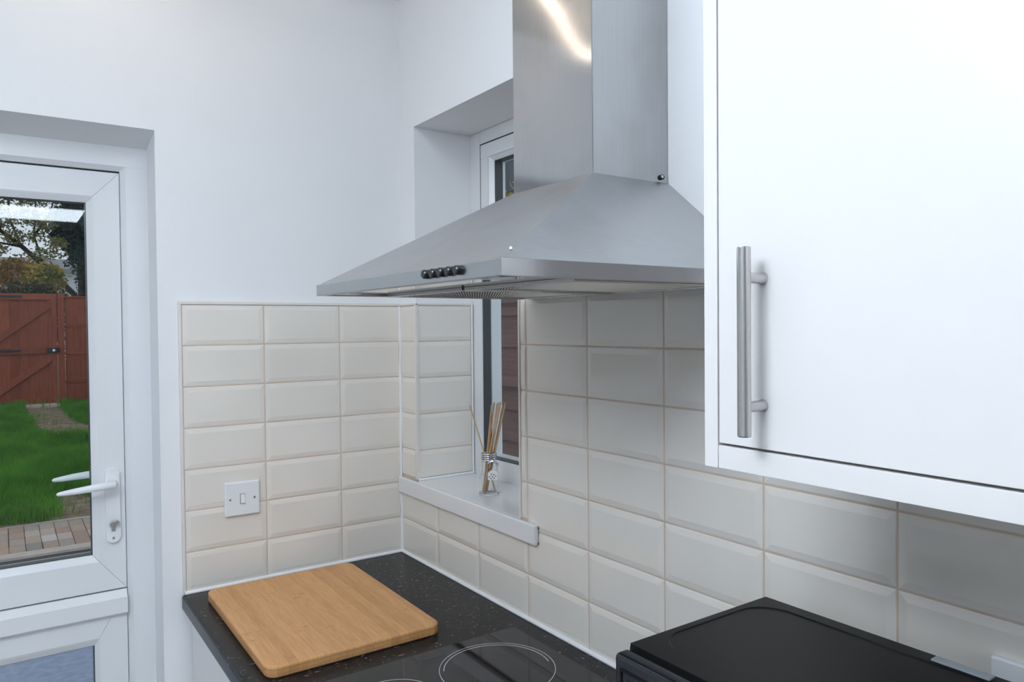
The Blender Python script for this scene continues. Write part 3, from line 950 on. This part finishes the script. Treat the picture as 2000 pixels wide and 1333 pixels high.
for x in (-0.29, -0.09):
    for y in (MY0 + 0.04, MY1 - 0.04):
        part('foot', MB().tube([(x, y, WT), (x, y, WT + 0.0125)], 0.012, 12), M_blackp, mw)
part('rear_label', MB().box(-0.0740, -0.0600, -1.582, -1.520, MT + 0.0002, MT + 0.0030, 0.0008), plain('pale_grey_label', (0.33, 0.37, 0.40), 0.3), mw, label='pale grey strip along the rear edge')

# ------------------------------------------------------------------ reed diffuser
DXc, DYc, DZ0 = 0.074, -0.352, SZ1
df = empty('reed_diffuser', (DXc, DYc, DZ0), 'small clear glass reed diffuser jar with wooden sticks on the sill', 'diffuser')
prof = [(0.0005, DZ0 + .0005), (0.0235, DZ0 + .0005), (0.0258, DZ0 + 0.004), (0.0262, DZ0 + 0.03), (0.0248, DZ0 + 0.062), (0.0205, DZ0 + 0.080), (0.0172, DZ0 + 0.088), (0.0172, DZ0 + 0.106),
        (0.0155, DZ0 + 0.106), (0.0155, DZ0 + 0.088), (0.0188, DZ0 + 0.079), (0.0231, DZ0 + 0.061), (0.0244, DZ0 + 0.03), (0.0240, DZ0 + 0.006), (0.0005, DZ0 + 0.005)]
part('jar', MB().lathe(prof, DXc, DYc, 36), M_jar, df)
for dz in (0.089, 0.094, 0.099, 0.104):
    m_ = MB()
    k = 24
    m_.tube([(DXc + 0.0185 * math.cos(2 * math.pi * i / k), DYc + 0.0185 * math.sin(2 * math.pi * i / k), DZ0 + dz + 0.0006 * math.sin(i)) for i in range(k + 1)], 0.0022, 8)
    part('wire_wrap', m_, M_wire, df)
RT = (0.822, -0.569)          # sideways direction along which the sticks fan out
def reed(name, s0, s1, h, top_z, d0=0.0, d1=0.0, mat=M_reed, z0=None):
    a = Vector((DXc + RT[0] * s0 + 0.569 * d0, DYc + RT[1] * s0 + 0.822 * d0, z0 or DZ0 + 0.0072))
    c = Vector((DXc + RT[0] * s1 + 0.569 * d1, DYc + RT[1] * s1 + 0.822 * d1, top_z))
    return part('reed', MB().tube([a, a.lerp(c, 0.5), c], 0.0019, 8), mat, df)
for s0, s1, tz, d0, d1, mt in ((0.016, -0.047, 1.349, 0.004, 0.004, M_reed), (-0.014, 0.0085, 1.350, -0.004, 0.006, M_reed), (-0.016, 0.0155, 1.357, 0.004, -0.004, M_reed_o),
                               (-0.0105, 0.0235, 1.354, -0.008, 0.004, M_reed_o), (-0.012, 0.0315, 1.3585, 0.006, -0.006, M_reed), (-0.006, 0.0440, 1.356, 0.0, 0.0, M_reed),
                               (-0.008, 0.0375, 1.348, 0.01, 0.006, M_reed_o), (-0.017, 0.0265, 1.3565, -0.002, 0.0, M_reed)):
    reed('reed', s0, s1, 0, tz, d0, d1, mt)
tag_c = Vector((DXc + RT[0] * 0.010 - 0.569 * 0.0275, DYc + RT[1] * 0.010 - 0.822 * 0.0275, 0))
m_ = MB()
m_.tube([(tag_c.x + RT[0] * 0.012 * math.cos(a), tag_c.y + RT[1] * 0.012 * math.cos(a), DZ0 + 0.079 + 0.011 * math.sin(a)) for a in [R(-70 + 230 * i / 14) for i in range(15)]],
        [0.001 + 0.0026 * math.sin(math.pi * i / 14) for i in range(15)], 8)
part('ring_charm', m_, M_wire, df)
tg = MB()
def tp(u, z, d): return (tag_c.x + RT[0] * u - 0.569 * d, tag_c.y + RT[1] * u - 0.822 * d, z)
us = [(-0.012, DZ0 + 0.042), (0.013, DZ0 + 0.042), (0.013, DZ0 + 0.060), (0.004, DZ0 + 0.068), (-0.003, DZ0 + 0.068), (-0.012, DZ0 + 0.060)]
A = [tp(u, z, 0.0005) for u, z in us] + [tp(u, z, 0.0017) for u, z in us]
tg.poly(A, [(5, 4, 3, 2, 1, 0), (6, 7, 8, 9, 10, 11)] + [(i, (i + 1) % 6, 6 + (i + 1) % 6, 6 + i) for i in range(6)])
tgo = part('tag', tg, M_tag, df, smooth=0)
ink = MB()
for u, z in ((-0.008, 0.050), (-0.004, 0.046), (0.0, 0.051), (0.004, 0.047), (0.008, 0.052), (0.003, 0.056), (-0.003, 0.057)):
    p = [tp(u - .0013, DZ0 + z - .0015, .0019), tp(u + .0013, DZ0 + z - .0015, .0019), tp(u + .0013, DZ0 + z + .0015, .0019), tp(u - .0013, DZ0 + z + .0015, .0019)]
    ink.poly(p, [(0, 1, 2, 3)])
part('tag_print', ink, M_ink, tgo, smooth=0, kind='stuff')

# ================================================================== CEILING LIGHTS (out of view; all but the rear panel are added)
def led_panel(x0, x1, y0, y1, strength, col, label):
    e = empty('ceiling_light', ((x0 + x1) / 2, (y0 + y1) / 2, CE), label, 'ceiling light')
    part('bezel', MB().frame('x', 0, 0, 0, 0, 0, 0, 0) if False else MB().box(x0, x1, y0, y0 + 0.015, CE - 0.014, CE - 0.0005).box(x0, x1, y1 - 0.015, y1, CE - 0.014, CE - 0.0005)
         .box(x0, x0 + 0.015, y0 + 0.015, y1 - 0.015, CE - 0.014, CE - 0.0005).box(x1 - 0.015, x1, y0 + 0.015, y1 - 0.015, CE - 0.014, CE - 0.0005), M_plast, e)
    part('diffuser', MB().box(x0 + 0.015, x1 - 0.015, y0 + 0.015, y1 - 0.015, CE - 0.010, CE - 0.002), emit('lit_diffuser', col, strength), e)
led_panel(-1.20, -0.37, -5.15, -4.35, PANEL_A, LIGHT, 'long white ceiling light panel at the rear of the room')
def added_drum_lamp(x, y, z0, z1, r):  # pendant added out of view to brighten upper walls, hood and cabinet
    e = empty('added_pendant', (x, y, CE), 'added white drum shade pendant brightening the kitchen, out of view', 'lamp')
    part('ceiling_rose', MB().lathe([(0.05, CE - 0.02), (0.05, CE - 0.0005)], x, y, 24), M_plast, e)
    part('flex', MB().tube([(x, y, z1 - 0.005), (x, y, CE - 0.02)], 0.003, 8), M_plast, e)
    part('added_lamp_shade', MB().lathe([(r - 0.012, z0), (r, z0 + 0.012), (r, z1 - 0.012), (r - 0.012, z1)], x, y, 48), emit('added_drum_glow', LIGHT, ADDED_PENDANT), e)
added_drum_lamp(-1.40, -1.55, 2.08, 2.24, 0.24)
fl = empty('ceiling_light', (-0.45, -1.00, CE), 'added round flush ceiling light above the hob, out of view', 'ceiling light')  # unseen fitting added to lift the brightness of the upper walls
part('base_ring', MB().lathe([(0.165, CE - 0.015), (0.165, CE - 0.0005)], -0.45, -1.00, 40), M_plast, fl)
part('diffuser', MB().lathe([(0.10, CE - 0.105), (0.14, CE - 0.098), (0.158, CE - 0.075), (0.162, CE - 0.0155)], -0.45, -1.00, 40), emit('added_flush_glow', LIGHT, ADDED_FLUSH), fl)
bt = empty('added_tube', (-0.72, -0.29, CE), 'added curved warm light tube that makes the chimney streak, out of view', 'ceiling light')  # made-up tube, curved so its reflection draws the warm chimney streak
TUBE = [(-0.415, -0.505), (-0.465, -0.474), (-0.514, -0.441), (-0.564, -0.404), (-0.639, -0.355), (-0.708, -0.295), (-0.791, -0.232), (-0.869, -0.178), (-0.913, -0.159), (-0.935, -0.162), (-0.960, -0.180)]
part('added_light_tube', MB().tube([(x, y, 2.40) for x, y in TUBE], 0.009, 12), emit('added_tube_glow', WARM, ADDED_TUBE), bt)
for x, y in (TUBE[1], TUBE[5], TUBE[8]):
    part('hanger', MB().tube([(x, y, 2.409), (x, y, CE - 0.0005)], 0.003, 8), M_plast, bt)

# ================================================================== GARDEN
# lower patio and step up to the block path
struct('ground_patio', MB().box(-5, 1.1, TH, 4.145, -0.35, -0.13), M_patio, 'dark grey slate patio outside the door', 'patio')
b = MB().box(-5, 1.1, 4.145, 4.20, -0.35, -0.022)
struct('trim_8', b, M_step, 'brown rendered face of the step up to the path', 'step')
b = MB().box(-5, 1.1, 4.138, 4.262, -0.0215, 0.0, 0.004)
struct('trim_9', b, M_kerb, 'pale concrete edging along the front of the block path', 'kerb')
path = struct('ground_path', MB().box(-5, 1.1, 4.20, 5.10, -0.3, -0.055), M_step, 'block paved path across the garden above the step', 'path')
pv = MB().box(-0.0485, 0.0485, -0.0985, 0.0985, -0.06, 0.0, 0.004, 1)
first = part('paver', pv, M_paver, path, (0, 0, 0), smooth=0)
pm = first.data
bpy.data.objects.remove(first)
for r_ in range(4):
    for c_ in range(26):
        x = -1.98 + c_ * 0.1005 + random.uniform(-.001, .001)
        o = bpy.data.objects.new('paver', pm)
        C.objects.link(o)
        o.parent = path
        o.location = (x, 4.367 + r_ * 0.2015 + random.uniform(-.0015, .0015), random.uniform(-.003, .002))
        o.rotation_euler = (random.uniform(-.01, .01), random.uniform(-.01, .01), random.uniform(-.006, .006))
b = MB().box(-5, 1.1, 5.075, 5.12, -0.2, 0.004)
part('path_bed', b, M_kerb, path)

# lawn ground: gently rising, bare soil underneath, grass blades as a single stuff object
SL = 0.276 / 8.26
def gz(y):
    return max(0.0, SL * (y - 5.0))
nx, ny = 30, 44
xs = np.linspace(-6, 1.1, nx); ys = np.linspace(5.1, 20, ny)
V = np.array([(x, y, gz(y) + 0.012 * math.sin(3.1 * x + y * 2.3) * math.sin(1.7 * y)) for y in ys for x in xs])
F = [(j * nx + i, j * nx + i + 1, (j + 1) * nx + i + 1, (j + 1) * nx + i) for j in range(ny - 1) for i in range(nx - 1)]
gr = np_mesh('ground_soil', V, F, M_soil)
setp(gr, 'bare brown soil showing through the lawn', 'soil', kind='structure')
POLY_A = [(-0.66, 11.9), (-0.66, 13.2), (-0.10, 13.2), (-0.10, 11.9), (-0.02, 10.6), (0.25, 9.9), (0.25, 9.2), (-0.20, 9.1), (-0.45, 9.0), (-0.58, 10.2)]
POLY_B = [(-0.60, 5.05), (-0.30, 5.0), (0.4, 5.05), (0.4, 5.5), (-0.25, 5.75), (-0.52, 6.15), (-0.60, 5.9)]
def inside(px, py, poly):
    res = np.zeros(px.shape, bool)
    n = len(poly)
    for i in range(n):
        x1, y1 = poly[i]; x2, y2 = poly[(i + 1) % n]
        cond = ((y1 > py) != (y2 > py)) & (px < (x2 - x1) * (py - y1) / (y2 - y1 + 1e-9) + x1)
        res ^= cond
    return res
def grass(n, x0, x1, y0, y1, h0, h1):
    x = rng.uniform(x0, x1, n); y = rng.uniform(y0, y1, n)
    jit = rng.normal(0, 0.035, (2, n))
    bare = inside(x + jit[0], y + jit[1] * 3, POLY_A) | inside(x + jit[0], y + jit[1] * 2, POLY_B)
    keep = ~bare | (rng.uniform(size=n) < 0.02)
    # thin tufty spots
    th = np.sin(x * 5.3 + y * 1.9) * np.sin(x * 2.1 - y * 3.7)
    keep &= (th < 0.80) | (rng.uniform(size=n) < 0.4)
    x, y = x[keep], y[keep]
    n = len(x)
    z = np.maximum(0, SL * (y - 5.0)) - 0.005
    h = rng.uniform(h0, h1, n) * (1 + 0.35 * np.sin(x * 4.1) * np.sin(y * 3.3))
    a = rng.uniform(0, 2 * np.pi, n); wd = rng.uniform(0.0022, 0.0045, n)
    lean = rng.uniform(0.15, 0.8, n) * h; b_ = rng.uniform(0, 2 * np.pi, n)
    dx, dy = np.cos(a) * wd, np.sin(a) * wd
    p0 = np.stack([x - dx, y - dy, z], 1); p1 = np.stack([x + dx, y + dy, z], 1)
    lx, ly = np.cos(b_) * lean, np.sin(b_) * lean
    m0 = np.stack([x - dx * .7 + lx * .35, y - dy * .7 + ly * .35, z + h * .6], 1)
    m1 = np.stack([x + dx * .7 + lx * .35, y + dy * .7 + ly * .35, z + h * .6], 1)
    tp_ = np.stack([x + lx, y + ly, z + h], 1)
    V = np.stack([p0, p1, m1, m0, tp_], 1).reshape(-1, 3)
    k = np.arange(n)[:, None] * 5
    T = np.concatenate([k + np.array([[0, 1, 2]]), k + np.array([[0, 2, 3]]), k + np.array([[3, 2, 4]])], 0)
    return V, T
Va, Ta = grass(56000, -1.7, 0.7, 5.12, 9.0, 0.08, 0.20)
Vb, Tb = grass(60000, -1.9, 0.92, 9.0, 13.05, 0.08, 0.15)
Vc, Tc = grass(22000, -4.5, -1.7, 5.12, 13.05, 0.08, 0.15)
V = np.concatenate([Va, Vb, Vc]); T = np.concatenate([Ta, Tb + len(Va), Tc + len(Va) + len(Vb)])
go = np_mesh('lawn_grass', V, T, M_grass)
setp(go, 'long green lawn grass with bare patches beyond the door', 'grass', kind='stuff')

# gate and fence at the end of the garden
GY = 13.26
GB, GT = 0.245, 2.19
ga = empty('garden_gate', (-0.70, GY, GB), 'red-brown ledged and braced wooden garden gate with black latch', 'gate')
gx0, gx1 = -1.36, -0.125
k = 0
x = gx0
while x < gx1 - 0.01:
    x1 = min(x + 0.138, gx1)
    part('plank', MB().box(x + 0.0002, x1 - 0.0002, GY, GY + 0.02, GB, GT - 0.01, 0.004), M_fence, ga)
    x += 0.138
for z0, z1 in ((GB, GB + 0.125), (1.150, 1.262), (GT - 0.105, GT)):
    part('ledge', MB().box(gx0, gx1 - 0.078, GY - 0.038, GY - 0.001, z0, z1, 0.004), M_fence, ga)
part('gate_stile', MB().box(gx1 - 0.078, gx1, GY - 0.038, GY - 0.001, GB, GT, 0.004), M_fence, ga)
part('gate_stile', MB().box(gx0 - 0.078, gx0, GY - 0.038, GY - 0.001, GB, GT, 0.004), M_fence, ga)
for z0, z1 in ((1.262, GT - 0.105), (GB + 0.125, 1.150)):
    xa, xb = gx0 + 0.28, gx1 - 0.078
    part('brace', MB().prism([(xa - 0.16, z0), (xa, z0), (xb, z1 - 0.13), (xb, z1), (xb - 0.02, z1)], 'y', GY - 0.036, GY - 0.001, 0.003), M_fence, ga)
lt = part('latch', MB().box(gx1 - 0.16, gx1 + 0.04, GY - 0.062, GY - 0.038, 1.165, 1.248, 0.004), M_blackp, ga)
part('latch_knob', MB().tube([(gx1 - 0.055, GY - 0.062, 1.207), (gx1 - 0.055, GY - 0.085, 1.207)], 0.022, 12), M_chrome, lt)
for z, xe in ((GT - 0.055, -0.62), (1.206, -0.66), (GB + 0.06, -0.66)):
    part('strap_hinge', MB().box(gx0 - 0.05, xe, GY - 0.046, GY - 0.038, z - 0.022, z + 0.022, 0.002), M_blackp, ga)

def post(parent, x, y, z0, z1, mat=M_fence, s=0.05):
    return part('post', MB().box(x - s, x + s, y - s, y + s, z0, z1, 0.006), mat, parent)
fp = empty('garden_fence', (0.53, GY + 0.03, 0.22), 'red-brown boarded fence to the right of the gate', 'fence')
post(fp, -0.062, GY + 0.02, 0.2, 2.205)
x = 0.0
while x < 1.00:
    part('board', MB().box(x, x + 0.1206, GY + 0.03, GY + 0.042, 0.22, 2.13, 0.003), M_fence, fp)
    x += 0.121
for z in (0.647, 1.147, 1.63):
    part('rail', MB().box(-0.011, 1.05, GY + 0.012, GY + 0.0295, z - 0.022, z + 0.022, 0.003), M_fence, fp)
part('capping', MB().box(-0.011, 1.05, GY + 0.005, GY + 0.06, 2.13, 2.155, 0.004), M_fence, fp)
fp = empty('garden_fence', (-2.5, GY + 0.03, 0.22), 'red-brown boarded fence to the left of the gate', 'fence')
post(fp, -1.51, GY + 0.02, 0.2, 2.205)
x = -3.6
while x < -1.68:
    part('board', MB().box(x, x + 0.1206, GY + 0.03, GY + 0.042, 0.22, 2.13, 0.003), M_fence, fp)
    x += 0.121
part('capping', MB().box(-3.6, -1.562, GY + 0.005, GY + 0.06, 2.13, 2.155, 0.004), M_fence, fp)
# flat stones under the gate
for i, (x0, x1) in enumerate(((-0.62, -0.38), (-0.37, -0.12))):
    o = part('stone_slab', MB().box(x0, x1, 12.70, 13.15, 0.2, 0.292, 0.008), M_kerb, None, ((x0 + x1) / 2, 12.95, 0.2))
    setp(o, ('pale flat stone slab in front of the gate, hinge side', 'pale flat stone slab in front of the gate, latch side')[i], 'slab')

# side fence seen through the kitchen window: overlapping horizontal boards
SX = 1.10
e = empty('side_fence', (SX, 6.4, 0), 'dull brown side fence of overlapping boards seen through the kitchen window', 'fence')
for i in range(7):
    y0 = -0.30 + i * 1.93
    zb = -0.10 if i < 3 else gz(y0 + 0.9) + 0.02
    z = zb
    while z < zb + 1.74:
        part('board', MB().prism([(SX + 0.010, z), (SX + 0.022, z), (SX + 0.034, z + 0.170), (SX + 0.026, z + 0.170)], 'y', y0 + 0.05, y0 + 1.88), M_fence2, e, smooth=0)
        z += 0.155
    for zz in (zb + 0.30, zb + 1.36):
        part('rail', MB().box(SX - 0.030, SX + 0.0095, y0 + 0.05, y0 + 1.88, zz, zz + 0.05, 0.003), M_fence2, e)
    part('capping', MB().box(SX - 0.01, SX + 0.05, y0 + 0.05, y0 + 1.88, zb + 1.765, zb + 1.785, 0.003), M_fence2, e)
    post(e, SX + 0.02, y0, -0.35 if i < 3 else 0.0, zb + 1.82, M_fence2, 0.045)
struct('ground_side', MB().box(TH, 30, -8, 4.04, -0.6, -0.13).box(1.1, 30, 4.04, 45, -0.6, -0.1), M_patio, 'grey ground of the side passage outside the window', 'ground')
struct('ground_far', MB().box(-30, 1.1, 20, 45, -0.6, 0.45), M_soil, 'ground beyond the garden fence', 'ground')

# ------------------------------------------------------------------ trees and shrubs
def leaf_cloud(blobs, n, size, mat, name, parent, flat=0.0):
    """n leaf quads spread through a set of ellipsoids"""
    tot = sum(b_[6] if len(b_) > 6 else b_[3] * b_[4] * b_[5] for b_ in blobs)
    Vs = []
    for b_ in blobs:
        wgt = (b_[6] if len(b_) > 6 else b_[3] * b_[4] * b_[5]) / tot
        m = max(4, int(n * wgt))
        d = rng.normal(size=(m, 3)); d /= np.linalg.norm(d, axis=1)[:, None]
        r = rng.uniform(0.25, 1.0, m) ** 0.5
        c = np.array(b_[:3]) + d * r[:, None] * np.array(b_[3:6]) * (1 + 0.18 * rng.normal(size=(m, 1)))
        t1 = rng.normal(size=(m, 3)); t1 /= np.linalg.norm(t1, axis=1)[:, None]
        t2 = np.cross(t1, rng.normal(size=(m, 3))); t2 /= np.linalg.norm(t2, axis=1)[:, None]
        s = size * rng.uniform(0.6, 1.35, (m, 1))
        Vs.append(np.stack([c - t1 * s, c - t2 * s * 0.5, c + t1 * s, c + t2 * s * 0.5], 1))
    V = np.concatenate(Vs).reshape(-1, 3)
    F = np.arange(len(V)).reshape(-1, 4)
    o = np_mesh(name, V, F, mat, parent)
    o['kind'] = 'stuff'
    return o

def limb(name, pts, rads, parent):
    return part(name, MB().tube(pts, rads, 9), M_bark, parent)

# leaning deciduous tree behind the gate
tr = empty('leaning_tree', (0.62, 16.45, 0.4), 'olive-leaved tree with a trunk leaning left behind the gate', 'tree')
limb('trunk', [(0.62, 16.45, 0.35), (0.56, 16.5, 1.6), (0.39, 16.61, 2.33), (-0.14, 16.99, 2.95), (-0.54, 17.28, 3.40), (-0.90, 17.54, 3.73), (-1.5, 17.9, 4.3)], [0.09, 0.08, 0.065, 0.055, 0.048, 0.04, 0.02], tr)
for pts in ([(-0.14, 16.99, 2.95), (-0.3, 17.1, 3.6), (-0.25, 17.2, 4.4), (-0.1, 17.3, 5.2)], [(-0.54, 17.28, 3.40), (-0.75, 17.1, 4.0), (-0.70, 17.0, 4.8)],
            [(-0.3, 17.1, 3.6), (0.0, 17.0, 4.1), (0.1, 17.0, 4.5)], [(-0.5, 17.25, 3.36), (-0.95, 17.0, 3.42), (-1.4, 16.9, 3.6)], [(-0.9, 17.5, 3.73), (-1.0, 17.3, 4.5), (-1.3, 17.2, 5.4)]):
    limb('branch', pts, [0.028] + [0.018] * (len(pts) - 2) + [0.008], tr)
leaf_cloud([(-0.85, 17.0, 3.95, 0.30, 0.5, 0.24), (-0.42, 17.0, 4.00, 0.26, 0.5, 0.20), (-0.12, 16.9, 3.88, 0.22, 0.5, 0.22), (-0.66, 17.1, 3.55, 0.24, 0.5, 0.18), (-0.28, 17.0, 3.58, 0.20, 0.4, 0.16),
            (0.10, 16.9, 3.45, 0.22, 0.4, 0.15), (-0.95, 17.2, 3.30, 0.2, 0.5, 0.14), (-0.1, 17.0, 3.2, 0.4, 0.4, 0.14), (-0.55, 17.2, 4.8, 0.9, 0.9, 0.55), (-1.7, 17.3, 4.4, 0.6, 0.9, 0.8)], 17000, 0.034, M_leaf_olive, 'foliage', tr)
# dark conifer to the right
cf = empty('conifer_tree', (0.78, 19.4, 0.4), 'dark blue-green conifer standing behind the fence panel', 'tree')
limb('trunk', [(0.78, 19.4, 0.35), (0.78, 19.4, 3.0), (0.75, 19.4, 6.0)], [0.14, 0.10, 0.03], cf)
leaf_cloud([(0.30, 19.2, 3.92, 0.26, 0.4, 0.26), (0.62, 19.2, 4.15, 0.62, 0.7, 0.50), (0.45, 19.1, 3.75, 0.32, 0.5, 0.22), (0.80, 19.2, 3.45, 0.42, 0.6, 0.42), (0.85, 19.3, 5.0, 0.7, 0.8, 0.7), (0.9, 19.3, 5.9, 0.5, 0.6, 0.6)], 15000, 0.05, M_leaf_conifer, 'foliage', cf)
db = empty('dark_bush', (0.68, 15.4, 0.35), 'dark evergreen bush below the conifer behind the fence', 'bush')
limb('stem', [(0.68, 15.4, 0.3), (0.68, 15.4, 1.2), (0.66, 15.4, 2.2)], [0.05, 0.04, 0.02], db)
leaf_cloud([(0.60, 15.4, 2.66, 0.25, 0.3, 0.38), (0.68, 15.4, 1.9, 0.30, 0.3, 0.6)], 4200, 0.045, M_leaf_dark, 'foliage', db)
# shrubs just behind the gate
for nm, lab, blobs, n, s, mt in (
    ('yellow_shrub', 'yellow and green shrub behind the middle of the gate', [(-0.20, 15.2, 2.55, 0.36, 0.30, 0.33), (-0.18, 15.2, 1.9, 0.36, 0.30, 0.5)], 3600, 0.045, M_leaf_yellow),
    ('orange_shrub', 'orange-tinted autumn shrub behind the gate', [(-0.66, 16.2, 2.72, 0.46, 0.28, 0.34), (-0.66, 16.2, 2.0, 0.46, 0.28, 0.5)], 3400, 0.042, M_leaf_orange),
    ('hedge_bush', 'dark green hedge bush low behind the gate', [(-0.55, 14.1, 2.12, 0.7, 0.22, 0.30), (-0.6, 14.1, 1.5, 0.8, 0.22, 0.6)], 4200, 0.04, M_leaf_dark),
    ('green_shrub', 'yellow-green shrub behind the hinge side of the gate', [(-1.30, 15.2, 2.55, 0.32, 0.30, 0.4), (-1.34, 15.2, 1.8, 0.36, 0.30, 0.6)], 3000, 0.045, M_leaf_yellow)):
    bl = blobs[0]
    e = empty(nm, (bl[0], bl[1], 0.35), lab, 'bush')
    limb('stem', [(bl[0], bl[1], 0.3), (bl[0], bl[1], 1.3), (bl[0] + 0.05, bl[1], bl[2])], [0.04, 0.03, 0.012], e)
    leaf_cloud(blobs, n, s, mt, 'foliage', e)

# ------------------------------------------------------------------ houses
def house(name, x0, x1, y0, y1, zb, ze, zr, axis, label, mroof, mwall):
    e = empty(name, ((x0 + x1) / 2, (y0 + y1) / 2, zb), label, 'house')
    part('wall', MB().box(x0, x1, y0, y1, zb, ze), mwall, e)
    ov = 0.35
    if axis == 'x':
        m = (y0 + y1) / 2
        part('roof', MB().prism([(y0 - ov, ze - 0.1), (m, zr), (y1 + ov, ze - 0.1), (y1 + ov, ze + 0.05), (m, zr + 0.15), (y0 - ov, ze + 0.05)], 'x', x0 - ov, x1 + ov), mroof, e, smooth=0)
    else:
        m = (x0 + x1) / 2
        part('roof', MB().prism([(x0 - ov, ze - 0.1), (m, zr), (x1 + ov, ze - 0.1), (x1 + ov, ze + 0.05), (m, zr + 0.15), (x0 - ov, ze + 0.05)], 'y', y0 - ov, y1 + ov), mroof, e, smooth=0)
    return e
house('distant_house', -9, 2.2, 35.5, 42, 0.45, 4.15, 4.75, 'x', 'distant low house with a grey slate roof beyond the trees', M_roof, M_render)
nh = house('neighbour_house', 7.2, 14, 4.5, 17, -0.1, 4.0, 8.5, 'y', 'neighbouring pale house with a dark slate roof beyond the side fence', M_roof2, M_render)
nb = empty('garden_shrub', (3.5, 4.75, -0.1), 'yellow-green garden shrub beyond the side fence', 'bush')
limb('stem', [(3.5, 4.75, -0.1), (3.5, 4.75, 1.2), (3.52, 4.75, 2.6)], [0.05, 0.04, 0.02], nb)
leaf_cloud([(3.58, 4.65, 2.72, 0.26, 0.35, 0.34), (3.6, 4.75, 2.2, 0.3, 0.4, 0.3)], 1800, 0.045, M_leaf_yellow, 'foliage', nb)
